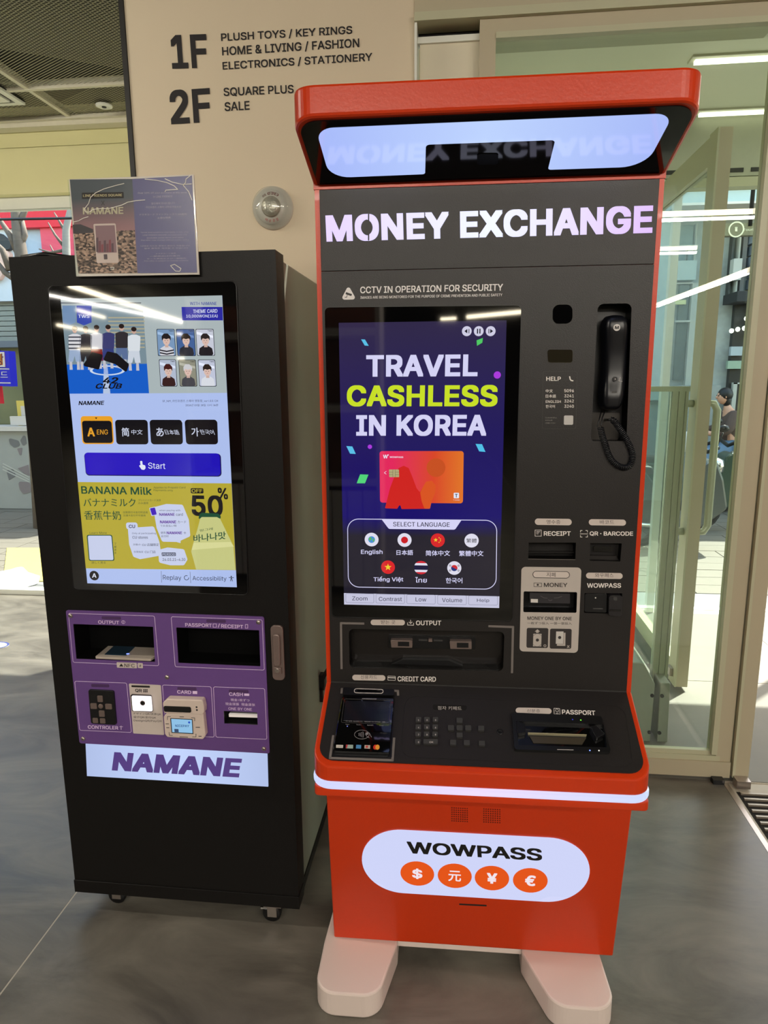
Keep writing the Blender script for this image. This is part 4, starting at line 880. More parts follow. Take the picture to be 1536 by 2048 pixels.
for s_, q, h, c, bo in (('when paying with', (880, 520, 1034, 520), 15, TG, 0), ('NAMANE', (880, 551, 992, 551), 20, VI, .05), ('card', (1002, 551, 1052, 551), 20, TG, .01), ('NAMANE', (885, 606, 1004, 606), 21, VI, .05), ('カード', (1014, 606, 1076, 606), 20, TG, .01),
                       ('でお支払い時', (888, 632, 1006, 632), 17, TG, 0), ('使用', (890, 683, 926, 683), 17, TG, 0), ('NAMANE', (934, 685, 1046, 685), 20, VI, .05), ('卡', (1056, 685, 1076, 685), 18, TG, .01), ('支付时', (892, 708, 948, 708), 16, TG, 0),
                       ('Only at participating', (682, 688, 856, 688), 16, TG, 0), ('CU stores', (684, 718, 797, 718), 20, TG, .02), ('対象の', (690, 768, 744, 768), 15, TG, 0), ('CU 店舗限定', (754, 772, 878, 772), 20, TG, .02), ('仅限指定', (694, 821, 764, 821), 15, TG, 0), ('CU 门店', (774, 824, 854, 824), 20, TG, .02), ('26.03.21~4.30', (904, 880, 1070, 880), 20, scr((40, 42, 60)), .01)):
    b.text(PN, s_, z3((q[0], q[1])), z3((q[2], q[3])), z3((q[0], q[1] - h)), T2, c, bo)
b.prism(PN, rnd(Q(PN, z3((897, 818), (1000, 818), (1002, 844), (899, 844))), .002), T2, T2 + .0002, TG, False); b.text(PN, 'PERIOD', z3((904, 840)), z3((996, 840)), z3((904, 823)), T2 + .0003, WB, .02)
b.text(PN, 'Learn More', z3((372, 684)), z3((496, 684)), z3((372, 668)), T, GRNT, 0); b.text(PN, '詳しく見る', z3((386, 901)), z3((488, 901)), z3((386, 884)), T, GRNT, 0)
for k_, ch_ in enumerate('了解更多'): b.text(PN, ch_, z3((551, 764 + k_ * 22)), z3((567, 764 + k_ * 22)), z3((551, 748 + k_ * 22)), T, GRNT, 0)
b.prism(PN, rnd(Q(PN, z3((350, 690), (536, 690), (553, 880), (366, 880))), .005), T, T + .0002, GRNT, False).prism(PN, rnd(Q(PN, z3((358, 696), (530, 696), (546, 874), (372, 874))), .004), T + .0002, T + .0004, WB, False)
# bottle
BT = scr((196, 198, 130)); BT2 = scr((214, 214, 150))
b.prism(PN, rnd(Q(PN, z3((1185, 545), (1310, 545), (1385, 700), (1420, 770), (1434, 946), (1148, 942), (1112, 810), (1120, 780), (1160, 640))), [.004, .004, .01, .008, 0, 0, .01, .006, .006]), T + .0002, T + .0004, BT, False)
b.prism(PN, Q(PN, z3((1130, 748), (1400, 742), (1424, 775), (1118, 800))), T + .0004, T + .0005, BT2, False)
b.prism(PN, rnd(Q(PN, z3((1170, 545), (1190, 528), (1310, 535), (1328, 552), (1328, 575), (1300, 560), (1190, 560), (1166, 582))), .002), T + .0005, T + .0007, GRNT, False)
b.text(PN, '빙그레', z3((1176, 668)), z3((1270, 654)), z3((1176, 650)), T + .0006, GRNT, .01); b.text(PN, '바나나맛', z3((1130, 745)), z3((1366, 720)), z3((1128, 690)), T + .0006, GRNT, .03)
b.build('milk_banner', disp, label='yellow banana milk discount banner')
b = MB(); b.prism(PN, ell(*PN.px(*z3((404, 988))), .0128, n=24), S, S + .0002, DKS, False); b.text(PN, 'A', z3((389, 1003)), z3((421, 1003)), z3((389, 971)), S + .0004, WW, .03)
b.text(PN, 'Replay', z3((906, 1026)), z3((1040, 1030)), z3((904, 984)), S, scr((34, 36, 56)), 0); b.text(PN, 'Accessibility', z3((1122, 1030)), z3((1370, 1034)), z3((1120, 990)), S, scr((34, 36, 56)), 0)
for q in (((893, 955), (896, 1038)), ((1103, 960), (1108, 1042))): b.line(PN, Q(PN, z3(*q)), .0008, S, scr((60, 64, 90)), .0001)
c_ = PN.px(*z3((1077, 1004))); b.line(PN, [(c_[0] + .0058 * math.cos(t * .35 + 1.1), c_[1] + .0058 * math.sin(t * .35 + 1.1)) for t in range(16)], .0014, S, scr((34, 36, 56)), .0001)
c_ = PN.px(*z3((1404, 994))); b.prism(PN, ell(*c_, .0017, n=10), S, S + .0002, DKS, False).line(PN, [(c_[0] - .006, c_[1] - .003), (c_[0] + .006, c_[1] - .003)], .0014, S, DKS).line(PN, [(c_[0], c_[1] - .003), (c_[0] - .0025, c_[1] - .012)], .0014, S, DKS).line(PN, [(c_[0], c_[1] - .003), (c_[0] + .0025, c_[1] - .012)], .0014, S, DKS)
b.build('menu_bar', disp)
# purple panel
TH = .004
pp = MB().plate(PN, rnd(Q(PN, z4((42, 62), (1308, 105), (1345, 978), (130, 912))), .006), openings + [Q(PN, z4((1050, 705), (1265, 715), (1268, 795), (1055, 785)))], .0002, TH, PURP, BLK).build('purple_panel', nk, label='purple service panel', bevel=.0008)
b = MB(); T = TH + .0002; LW = .0011
def oline(pts, closed=False, r=.005):
    q = rnd(Q(PN, z4(*pts)), r)
    b.ring(PN, q, LW, TH, T, LILAC)
oline([(58, 80), (610, 98), (638, 418), (88, 396)]); oline([(714, 102), (1298, 122), (1312, 446), (740, 424)])
oline([(98, 514), (432, 526), (463, 844), (130, 830)]); oline([(658, 538), (972, 550), (992, 874), (684, 858)]); oline([(984, 550), (1314, 562), (1328, 888), (1000, 874)])
def nt_(s_, x0_, y0_, x1_, y1_, h, bo=.03, m=LILAC): b.text(PN, s_, z4((x0_, y0_)), z4((x1_, y1_)), z4((x0_ - 1, y0_ - h)), T + .0002, m, bo)
nt_('OUTPUT', 250, 148, 384, 152, 22); nt_('PASSPORT', 806, 166, 976, 171, 23); nt_('/', 1014, 173, 1028, 173, 26); nt_('RECEIPT', 1036, 174, 1176, 179, 23)
nt_('CONTROLER', 184, 818, 378, 824, 22); nt_('CARD', 755, 594, 844, 597, 22); nt_('CASH', 1086, 608, 1174, 611, 22); nt_('現金1枚ずつ', 1096, 642, 1216, 646, 17, .01); nt_('現金逐張', 1062, 668, 1150, 671, 18, .01); nt_('現金逐张', 1164, 672, 1252, 675, 18, .01); nt_('ONE BY ONE', 1082, 698, 1232, 704, 17, .02)
b.ring(PN, ell(*PN.px(*z4((410, 138))), .0052, .0046), .001, TH, T, LILAC); b.line(PN, Q(PN, z4((410, 130), (410, 148))), .001, T, LILAC)
for q in ((982, 148, 1006, 172), (1188, 152, 1206, 178)): b.ring(PN, Q(PN, z4((q[0], q[1]), (q[2], q[1]), (q[2], q[3]), (q[0], q[3]))), .0012, TH, T, LILAC)
b.line(PN, Q(PN, z4((396, 800), (396, 824))), .0012, T, LILAC).line(PN, Q(PN, z4((387, 806), (406, 806))), .0012, T, LILAC)
for q in ((853, 578, 882, 596), (1182, 594, 1214, 608)): b.prism(PN, Q(PN, z4((q[0], q[1]), (q[2], q[1] + 1), (q[2], q[3] + 1), (q[0], q[3]))), T, T + .0002, LILAC, False)
DKL = ink((74, 46, 92))
for q in ((272, 100, 395, 120), (940, 120, 1065, 140), (205, 532, 320, 552), (755, 552, 878, 572), (1084, 568, 1210, 588)): b.prism(PN, rnd(Q(PN, z4((q[0], q[1]), (q[2], q[1] + 3), (q[2], q[3] + 3), (q[0], q[3]))), .003), TH, T, DKL, False)
b.prism(PN, rnd(Q(PN, z4((368, 394), (496, 398), (498, 432), (370, 428))), .0015), T, T + .0006, STK, False).prism(PN, rnd(Q(PN, z4((502, 398), (534, 400), (536, 432), (504, 430))), .0015), T, T + .0006, STK, False)
b.text(PN, 'NFC', z4((418, 425)), z4((484, 427)), z4((417, 402)), T + .0008, PRB, .02); b.prism(PN, Q(PN, z4((384, 420), (412, 421), (398, 402))), T + .0006, T + .0009, PRB, False)
b.text(PN, '#', z4((512, 424)), z4((526, 424)), z4((512, 408)), T + .0008, PRB, .02)
b.build('panel_lettering', pp)
for q in ((74, 97), (1274, 138), (690, 489), (154, 882), (1308, 946)):
    a = PN.px(*z4(q)); MB().lathe(PN.W(*a, TH), PN.n, [(.006, 0), (.0058, .002), (.004, .0036), (0, .0042)], STEEL, 16).prism(PN, [(a[0] - .003, a[1] - .0005), (a[0] + .003, a[1] - .0005), (a[0] + .003, a[1] + .0005), (a[0] - .003, a[1] + .0005)], TH + .004, TH + .0045, BLK).build('screw', pp)
# controller pad
b = MB().prism(PN, rnd(Q(PN, z4((192, 564), (354, 572), (372, 790), (210, 780))), .006), TH, TH + .006, BLK)
cpad = b.build('control_pad', nk, label='black control pad', bevel=.001)
for q in ((252, 600, 286, 640), (208, 648, 248, 684), (302, 652, 344, 686), (262, 694, 298, 734), (222, 742, 256, 774), (268, 744, 302, 776)):
    MB().prism(PN, rnd(Q(PN, z4((q[0], q[1]), (q[2], q[1] + 1), (q[2] + 3, q[3] + 1), (q[0] + 3, q[3]))), .0025), TH + .006, TH + .008, GREYST).build('key', cpad, bevel=.0005)
a = PN.px(*z4((274, 668))); MB().lathe(PN.W(*a, TH + .006), PN.n, [(.0066, 0), (.0066, .002), (.005, .0028), (0, .0028)], GREYST, 20).build('key', cpad)
# QR plate and scanner
b = MB().prism(PN, rnd(Q(PN, z4((446, 530), (650, 540), (672, 858), (474, 848))), .003), TH, TH + .001, STK)
b.prism(PN, rnd(Q(PN, z4((462, 540), (580, 544), (582, 556), (464, 552))), .0018), TH + .001, TH + .0014, PRB)
b.text(PN, 'QR', z4((487, 584)), z4((530, 586)), z4((487, 562)), TH + .0015, INK, .04); 
for i in range(3):
    for j in range(2): b.prism(PN, Q(PN, z4((539 + i * 10, 566 + j * 11), (546 + i * 10, 566 + j * 11), (546 + i * 10, 574 + j * 11), (539 + i * 10, 574 + j * 11))), TH + .001, TH + .0015, INK)
for s_, q in (('デザインQR/決済QR', (474, 727, 652, 733)), ('设计QR/支付QR', (476, 750, 620, 755)), ('DesignQR/PayQR', (478, 773, 656, 778))): b.text(PN, s_, z4(q[:2]), z4(q[2:]), z4((q[0], q[1] - 15)), TH + .0015, INK, .0)
qp = b.build('scanner_plate', nk, label='cream scanner plate')
b = MB().prism(PN, rnd(Q(PN, z4((462, 596), (592, 602), (602, 706), (472, 700))), .003), TH + .001, TH + .006, BLK).prism(PN, rnd(Q(PN, z4((472, 600), (596, 604), (604, 698), (480, 694))), .003), TH + .006, TH + .009, mat('scanner_glow', (240, 235, 240), .3, emit=(244, 236, 244), es=.95, nz=0))
a = PN.px(*z4((543, 645))); b.prism(PN, ell(*a, .007, n=20), TH + .009, TH + .0095, GREYST).prism(PN, ell(*a, .005, n=20), TH + .0095, TH + .01, BLACKG); b.build('scanner_window', qp, label='glowing white scanner window')
# card terminal
CRM = mat('cream_terminal_plastic', (214, 196, 184), .4, nz=.03)
cr = MB().prism(PN, rnd(Q(PN, z4((682, 630), (712, 604), (935, 612), (945, 660), (945, 690), (932, 708), (690, 696))), .006), TH, TH + .022, CRM).build('card_terminal', nk, label='cream card reader with small lit screen', bevel=.003)
MB().prism(PN, rnd(Q(PN, z4((686, 720), (706, 700), (938, 700), (952, 840), (935, 864), (710, 850), (694, 830))), .006), TH, TH + .02, CRM).build('terminal_body', cr, bevel=.003)
MB().prism(PN, rnd(Q(PN, z4((690, 648), (862, 654), (866, 690), (694, 684))), .0045), TH + .022, TH + .0235, BLACKG).build('card_slot', cr)
b = MB().prism(PN, Q(PN, z4((730, 728), (870, 734), (876, 828), (738, 820))), TH + .02, TH + .0206, BLK).prism(PN, Q(PN, z4((736, 732), (866, 738), (871, 822), (743, 815))), TH + .0206, TH + .021, scr((140, 190, 226)))
b.text(PN, 'NICEPAY', z4((762, 782)), z4((850, 784)), z4((762, 767)), TH + .0213, scr((30, 70, 130)), .03); b.prism(PN, ell(*PN.px(*z4((850, 754))), .003, n=14), TH + .021, TH + .0213, scr((30, 80, 190))); b.prism(PN, Q(PN, z4((756, 795), (782, 796), (784, 816), (758, 815))), TH + .021, TH + .0213, scr((50, 70, 100)))
b.build('terminal_screen', cr, label='pale blue terminal screen')
b = MB(); T = TH + .0201
for q in ([(712, 738), (712, 718), (732, 718)], [(862, 726), (884, 726), (884, 745)], [(722, 818), (724, 836), (744, 838)], [(892, 828), (892, 846), (870, 846)]): b.line(PN, Q(PN, z4(*q)), .0012, T, PRB)
for q in ((702, 764, 720, 764), (706, 788, 722, 788), (892, 786, 916, 786), (790, 846, 840, 848), (910, 842, 926, 842), (790, 720, 815, 720)): b.line(PN, Q(PN, z4(q[:2], q[2:])), .0016, T, PRB)
for q in ((898, 656), (900, 674)): b.prism(PN, ell(*PN.px(*z4(q)), .0026, n=12), TH + .022, TH + .0225, PRB)
b.build('terminal_marks', cr)
# cash slot
b = MB().flat(PN, Q(PN, z4((1045, 700), (1270, 710), (1275, 800), (1050, 790))), -.03, BLACKG).prism(PN, Q(PN, z4((1062, 756), (1246, 764), (1248, 780), (1064, 774))), -.03, -.022, mat('slot_lip_glow', (226, 216, 208), .3, emit=(220, 210, 205), es=.4, nz=0)); b.build('cash_slot', nk, label='black cash slot with a white lip')  # white lip brightened by a faint emission of its own
# recess floors and NFC reader inside
b = MB()
for o_ in openings: b.flat(PN, [(min(p[0] for p in o_) - .01, min(p[1] for p in o_) - .01), (max(p[0] for p in o_) + .01, min(p[1] for p in o_) - .01), (max(p[0] for p in o_) + .01, max(p[1] for p in o_) + .01), (min(p[0] for p in o_) - .01, max(p[1] for p in o_) + .01)], -FD + .001, mat('void_black', (5, 5, 5), .8))
b.build('recess_back', nk)
oz = PN.px(*z4((350, 385)))[1]; Pf = Pl((0, 0, oz + .004), (1, 0, 0), (0, 1, 0)); 
rd_ = MB().prism(Pf, rnd(Q(Pf, z4((225, 376), (362, 262), (604, 270), (612, 372), (580, 392))), .004), 0, .006, mat('reader_cream', (180, 168, 156), .4)).build('nfc_reader', nk, label='cream card reader lying in the output recess', bevel=.001)
MB().prism(Pf, Q(Pf, z4((285, 364), (380, 276), (516, 280), (425, 370))), .006, .0068, mat('reader_blue_glass', (40, 60, 76), .1)).prism(Pf, ell(*Pf.px(*z4((435, 360))), .004, n=12), .0066, .0072, scr((120, 140, 255), 2)).build('reader_screen', rd_)
# sign box
glow = gradmat('lightbox_glow', (176, 192, 232), (176, 192, 232), 'X', -.25, .25, mid=(196, 214, 255))
sb = Q(PN, z4((160, 918), (1327, 980), (1333, 1190), (177, 1122)))
sb = [(min(sb[0][0], sb[3][0]), sb[3][1]), (sb[2][0], sb[3][1]), (sb[2][0], sb[0][1]), (sb[0][0], sb[0][1])]
sb = Q(PN, z4((168, 916), (1328, 978), (1334, 1190), (177, 1122)))
lbx = MB().prism(PN, sb, .0, .0035, glow).build('light_box', nk, label='glowing blue white sign strip')
b = MB(); b.text(PN, 'NAMANE', z4((336, 1085)), z4((1148, 1130)), z4((352, 968)), .0042, scr((86, 62, 132), .9), .085); b.build('lettering', lbx, label='purple lettering')
# handle lock
hl = MB().prism(PN, rnd(Q(PN, z4((1350, 156), (1430, 160), (1444, 508), (1366, 504))), .011), 0, .008, GREYST).build('swing_handle', nk, label='grey brown metal swing handle', bevel=.0015)
MB().prism(PN, rnd(Q(PN, z4((1368, 206), (1416, 208), (1420, 412), (1376, 410))), .008), .008, .016, GREYST).build('lever', hl, bevel=.003)
MB().prism(PN, rnd(Q(PN, z4((1374, 418), (1424, 420), (1426, 460), (1376, 458))), .003), .008, .014, GREYST).prism(PN, ell(*PN.px(*z4((1400, 438))), .006, n=16), .014, .016, STEEL).build('keyhole', hl, bevel=.001)
# side latch, hanging black hook
dn = CM.transposed() @ V3(((640 - 768) / FPX, (1362 - 1024) / FPX, 1)); tt = (NR - .004) / dn.x; Lp = CAMP + dn * tt
MB().box(Lp + V3((.008, 0, .0)), (.016, .028, .05), BLK).box(Lp + V3((.02, -.004, .03)), (.012, .02, .05), BLK, Matrix.Rotation(.5, 3, 'Y')).box(Lp + V3((.006, -.008, -.04)), (.01, .012, .05), BLK).build('side_latch', nk, label='black latch on the side', bevel=.001)
# rod on top at the left
a = PN.px(20, 508); MB().tube([(a[0] + .0, 1.66, NT + .006), (a[0] + .06, 1.66, NT + .012), (a[0] + .12, 1.67, NT + .004), (a[0] + .2, 1.7, NT + .004)], .006, BLK, 8).build('top_cable', nk)
# casters
for k, (x_, y_) in enumerate(((PGd.px(238, 1802)), (PGd.px(546, 1838)), (NL + .12, 2.25), (NR - .1, 2.25))):
    c_ = MB(); c_.lathe((x_, y_ - .012, .026), (0, 1, 0), [(0, 0), (.022, 0), (.026, .003), (.026, .021), (.022, .024), (0, .024)], BLK, 18)
    cw = c_.build('caster', nk)
    MB().bb(x_ - .02, x_ + .03, y_ - .02, y_ + .02, .054, NB, STEEL).bb(x_ - .01, x_ + .016, y_ - .018, y_ - .014, .022, .056, STEEL).bb(x_ - .01, x_ + .016, y_ + .014, y_ + .018, .022, .056, STEEL).bb(x_ - .03, x_ + .004, y_ - .016, y_ + .016, .044, .05, CHR).build('fork', cw, label='bright metal fork')
# acrylic notice on top
PT = Pl((0, 1.600, 0), (1, 0, 0), (0, 0, 1)); zt = Z(.1823, 130, 340)
ns = empty('acrylic_notice', PT.W(*PT.px(275, 550)), 'clear acrylic notice board with blue city picture taped atop the black kiosk', 'notice')
ACR = mat('acrylic_edge', (226, 220, 210), .08, spec=.8)
MB().prism(PT, Q(PT, [(137, 358), (387, 348.5), (398, 549), (152, 553)]), -.006, -.001, ACR).build('board', ns, bevel=.0008)
cs = rndc = Q(PT, zt((52, 105), (738, 98), (796, 1132), (148, 1135)))
def cityw(name, c0, c1):
    m = mat(name, c0, .25); t = m.node_tree; bs_ = t.nodes['Principled BSDF']; tc = t.nodes.new('ShaderNodeTexCoord')
    mp = t.nodes.new('ShaderNodeMapping'); mp.inputs['Scale'].default_value = (1, 1, 1.8); v = t.nodes.new('ShaderNodeTexVoronoi'); v.inputs['Scale'].default_value = 150
    cr_ = t.nodes.new('ShaderNodeValToRGB'); e = cr_.color_ramp.elements; e[0].color = (*lin((60, 52, 50)), 1); e[1].color = (*lin((190, 160, 140)), 1); e[0].position = .3; e[1].position = .85
    t.links.new(tc.outputs['Object'], mp.inputs[0]); t.links.new(mp.outputs[0], v.inputs['Vector']); t.links.new(v.outputs['Color'], cr_.inputs[0]); t.links.new(cr_.outputs[0], bs_.inputs['Base Color']); return m
def skyw(name, ca, cb, za, zb):
    m = mat(name, ca, .25); t = m.node_tree; bs_ = t.nodes['Principled BSDF']; tc = t.nodes.new('ShaderNodeTexCoord'); sx = t.nodes.new('ShaderNodeSeparateXYZ'); mr = t.nodes.new('ShaderNodeMapRange')
    mr.inputs['From Min'].default_value = za; mr.inputs['From Max'].default_value = zb
    cr_ = t.nodes.new('ShaderNodeValToRGB'); cr_.color_ramp.elements[0].color = (*lin(ca), 1); cr_.color_ramp.elements[1].color = (*lin(cb), 1)
    t.links.new(tc.outputs['Object'], sx.inputs[0]); t.links.new(sx.outputs[2], mr.inputs['Value']); t.links.new(mr.outputs[0], cr_.inputs[0]); t.links.new(cr_.outputs[0], bs_.inputs['Base Color']); return m
b = MB(); Tn = 0
b.flat(PT, cs, Tn, skyw('print_sky', (156, 118, 122), (84, 92, 98), .1, .17))
b.flat(PT, Q(PT, zt((98, 680), (765, 660), (796, 1132), (148, 1135))), Tn + .0002, cityw('print_city', 0 and 0 or (120, 100, 92), None))
b.flat(PT, rnd(Q(PT, zt((92, 700), (85, 600), (170, 595), (310, 650), (310, 690))), .001), Tn + .0003, ink((66, 62, 66)))
b.flat(PT, Q(PT, zt((738, 98), (1392, 62), (1450, 1125), (796, 1132))), Tn + .0001, mat('print_blue', (98, 98, 140), .25, nz=.08, ns=14))
b.prism(PT, Q(PT, zt((185, 250), (640, 242), (644, 308), (188, 318))), Tn + .0002, Tn + .0005, PRB, False); b.text(PT, 'LINE FRIENDS SQUARE', zt((200, 298)), zt((628, 290)), zt((200, 270)), Tn + .0007, ink((206, 196, 150)), .02)
b.text(PT, 'X', zt((398, 388)), zt((438, 387)), zt((396, 338)), Tn + .0005, PRB, 0); b.text(PT, 'NAMANE', zt((198, 488)), zt((642, 482)), zt((196, 412)), Tn + .0005, ink((186, 180, 152)), .05)
b.prism(PT, rnd(Q(PT, zt((312, 592), (556, 586), (592, 1018), (350, 1022))), .003), Tn + .0002, Tn + .0006, ink((206, 190, 182)), False).flat(PT, Q(PT, zt((332, 612), (546, 606), (570, 906), (356, 912))), Tn + .0007, ink((140, 112, 118)))
for k in range(7): b.prism(PT, Q(PT, zt((345 + k * 28, 900), (368 + k * 28, 900), (366 + k * 28, 740 + (k * 37) % 80), (343 + k * 28, 745 + (k * 37) % 80))), Tn + .0007, Tn + .0009, ink((96 + (k % 3) * 20, 76, 84)), False)
b.prism(PT, rnd(Q(PT, zt((426, 926), (464, 924), (468, 980), (430, 982))), .001), Tn + .0007, Tn + .0009, ink((90, 80, 84)), False)
PW = ink((190, 184, 204))
for s_, x_, y_, x2_, h in (('Over 10% off your purchase at this store', 800, 266, 1335, 22), ('in LINE FRIENDS', 970, 304, 1176, 20), ('할인혜택 안내드립니다', 948, 380, 1206, 22), ('라인프렌즈 스퀘어 나마네 키오스크', 888, 420, 1272, 22), ('ナマネカード ラインフレンズで10%割引', 815, 500, 1335, 20), ('お得な特典', 1016, 538, 1160, 22), ('Terms and conditions may apply to this offer', 830, 694, 1356, 14), ('LINE FRIENDS SQUARE card payments only', 855, 724, 1342, 14), ('excludes some items and sales', 898, 752, 1300, 14), ('The offer may change without a prior notice', 832, 780, 1362, 14), ('나마네 카드로 결제시 할인이 적용됩니다', 832, 842, 1368, 14), ('일부 품목은 제외될 수 있습니다', 870, 868, 1350, 14), ('ナマネカード決済', 995, 925, 1215, 12), ('一部商品は対象外', 930, 953, 1268, 12), ('セール商品および一部除外', 898, 980, 1330, 12), ('This offer is subject to change anytime', 866, 1006, 1352, 12)):
    b.text(PT, s_, zt((x_, y_)), zt((x2_, y_ - 6)), zt((x_, y_ - h)), Tn + .0004, PW, 0)
b.build('print', ns)
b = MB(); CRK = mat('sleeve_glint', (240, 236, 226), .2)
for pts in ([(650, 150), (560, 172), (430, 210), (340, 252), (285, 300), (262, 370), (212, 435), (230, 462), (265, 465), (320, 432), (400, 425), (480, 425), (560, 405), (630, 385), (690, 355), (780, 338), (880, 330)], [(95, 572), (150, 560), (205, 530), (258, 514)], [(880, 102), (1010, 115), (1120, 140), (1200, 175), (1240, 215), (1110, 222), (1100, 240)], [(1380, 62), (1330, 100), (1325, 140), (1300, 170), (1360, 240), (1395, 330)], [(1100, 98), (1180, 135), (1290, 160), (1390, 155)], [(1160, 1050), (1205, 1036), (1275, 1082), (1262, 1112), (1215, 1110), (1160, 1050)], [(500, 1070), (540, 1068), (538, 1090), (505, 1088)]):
    MB().line(PT, Q(PT, zt(*pts)), .0014, .0012, CRK).build('crease_glint', ns)  # glints along the sleeve's creases, painted as pale lines
b = MB().prism(PT, Q(PT, zt((38, 105), (150, 1160), (120, 1170), (30, 110))), -.001, .001, GLASSC).build('tape', ns)

# ================================================================ ORANGE MONEY EXCHANGE KIOSK
aW = math.radians(5.32) - YAW
E1 = V3((math.cos(aW), -math.sin(aW), 0)); IN = V3((math.sin(aW), math.cos(aW), 0)); UP = V3((0, 0, 1))
PU = Pl(IN * 1.5, E1, UP)
def wp(u, d, z): return E1 * u + IN * d + UP * z
UL, UR = -.2795, .4235
PCn = Pl(IN * 1.304 + UP * .696, E1, IN * .196 + UP * .098)
PB = Pl(IN * 1.525 + UP * .065, E1, IN * -.078 + UP * .465)
PV = Pl(IN * 1.5 + UP * 1.893, E1, IN * -.2 + UP * .06)
wk = empty('money_exchange_kiosk', wp(.07, 1.65, 0), 'orange and charcoal money exchange kiosk with lit canopy and white feet', 'kiosk')
def slab(b, outline, zb, zt_, m):   # plan outline with callable bottom and top heights
    o = ccw(outline); n_ = len(o); vs = [wp(u, d, zb(u, d)) for u, d in o] + [wp(u, d, zt_(u, d)) for u, d in o]
    b.add(vs, [tuple(range(n_, 2 * n_)), tuple(range(n_ - 1, -1, -1))] + [(i, (i + 1) % n_, n_ + (i + 1) % n_, n_ + i) for i in range(n_)], m); return b
DB = 1.82
# upper cabinet: shell with charcoal face
z6 = Z(.2865, 620, 520); z7 = Z(.2865, 620, 980); z8 = Z(.2149, 1020, 560); zR = Z(.1953, 1020, 1000)
zbend = PU.px(940, 1375)[1]
phone_hole = rnd(Q(PU, [(1195, 608), (1262.5, 607), (1252, 882), (1181, 882)]), [.012, .012, .008, .008])
out_hole = rnd(Q(PU, z7((272, 965), (1357, 985), (1347, 1260), (278, 1236))), .012)
rec_hole = Q(PU, zR((190, 432), (672, 432), (667, 606), (185, 600)))
qr_hole = Q(PU, zR((818, 437), (1140, 440), (1125, 625), (813, 618)))
mon_hole = rnd(Q(PU, zR((137, 928), (683, 936), (676, 1147), (133, 1140))), .003)
wow_hole = Q(PU, zR((760, 948), (1145, 950), (1138, 1160), (755, 1150)))
b = MB(); PUo = PU.off(-.0015)
b.plate(PUo, [(UL, .64), (UR, .64), (UR, 1.885), (UL, 1.885)], [phone_hole, out_hole, rec_hole, qr_hole, mon_hole, wow_hole], -.06, 0, ORANGE, CHAR2)
slab(b, [(UL, 1.562), (UR, 1.562), (UR, DB), (UL, DB)], lambda u, d: .62, lambda u, d: 1.885, ORANGE); b.build('upper_cabinet', wk)
slant = lambda u, d: .696 + (d - 1.304) * .5
plan = rnd([(UL - .001, 1.501), (UL - .001, 1.302), (UR + .001, 1.302), (UR + .001, 1.501)], [0, .042, .042, 0], 8)
con = MB(); slab(con, plan, lambda u, d: .660, lambda u, d: max(slant(u, d), .661), ORANGE); con.build('console_rim', wk, bevel=.003)
pl2 = rnd([(UL - .004, 1.499), (UL - .004, 1.298), (UR + .004, 1.298), (UR + .004, 1.499)], [0, .046, .046, 0], 8)
ledm = gradmat('led_strip_glow', (205, 214, 255), (205, 218, 255), 'X', -.35, .35, 1.02, mid=(238, 220, 255))
MB().__class__
b = MB(); slab(b, pl2, lambda u, d: .6435, lambda u, d: .6595, ledm).build('led_strip', wk, label='glowing white light strip', bevel=.004)
pl3 = rnd([(UL + .002, 1.50), (UL + .002, 1.307), (UR - .002, 1.307), (UR - .002, 1.50)], [0, .012, .012, 0], 6)
b = MB(); slab(b, pl3, lambda u, d: .6225, lambda u, d: .6433, ORANGE).build('skirt', wk, bevel=.002)
# lower cabinet
bl, br = PB.px(668, 1876), PB.px(1226, 1913.5); tl, trr = PB.px(652.8, 1594), PB.px(1264, 1622)
yt = (.622 - .065) / PB.e2.z - .004; yl0 = .002
def lerp(p, q, y): return p[0] + (q[0] - p[0]) * (y - p[1]) / (q[1] - p[1])
uL0, uL1, uR0, uR1 = lerp(bl, tl, yl0), lerp(bl, tl, yt), lerp(br, trr, yl0), lerp(br, trr, yt)
vs = [PB.W(uL0, yl0), PB.W(uR0, yl0), PB.W(uR1, yt), PB.W(uL1, yt)]; bk = []
for u, y_ in ((uL0, yl0), (uR0, yl0), (uR1, yt), (uL1, yt)):
    p = PB.W(u, y_); bk.append(wp(u, DB - .03, p.z))
lc = MB().add(vs + bk, [(0, 1, 2, 3), (7, 6, 5, 4), (0, 4, 5, 1), (3, 2, 6, 7), (0, 3, 7, 4), (1, 5, 6, 2)], ORANGE).build('lower_cabinet', wk, bevel=.004)
zb3 = Z(.4557, 620, 1600)
LBG = scr((206, 212, 248), 1.0)
stad = rnd(Q(PB, zb3((228, 128), (1228, 168), (1228, 442), (228, 395))), .2, 14)
st_p = [PB.px(*zb3(q)) for q in ((228, 250), (1228, 300), (700, 146), (700, 422))]
hh = (st_p[2][1] - st_p[3][1]) / 2; cy_ = (st_p[2][1] + st_p[3][1]) / 2
stad = rnd([(st_p[0][0], cy_ - hh), (st_p[1][0], cy_ - hh), (st_p[1][0], cy_ + hh), (st_p[0][0], cy_ + hh)], hh * .998, 14)
ls = MB().prism(PB, stad, .0, .003, LBG).build('logo_light_panel', lc, label='glowing white rounded logo panel')
b = MB(); b.text(PB, 'WOWPASS', zb3((430, 229)), zb3((1018, 262)), zb3((424, 176)), .0036, ink((22, 22, 22)), .05); b.build('lettering', ls) if False else None
b2 = b
ORE = scr((232, 84, 16), .95)
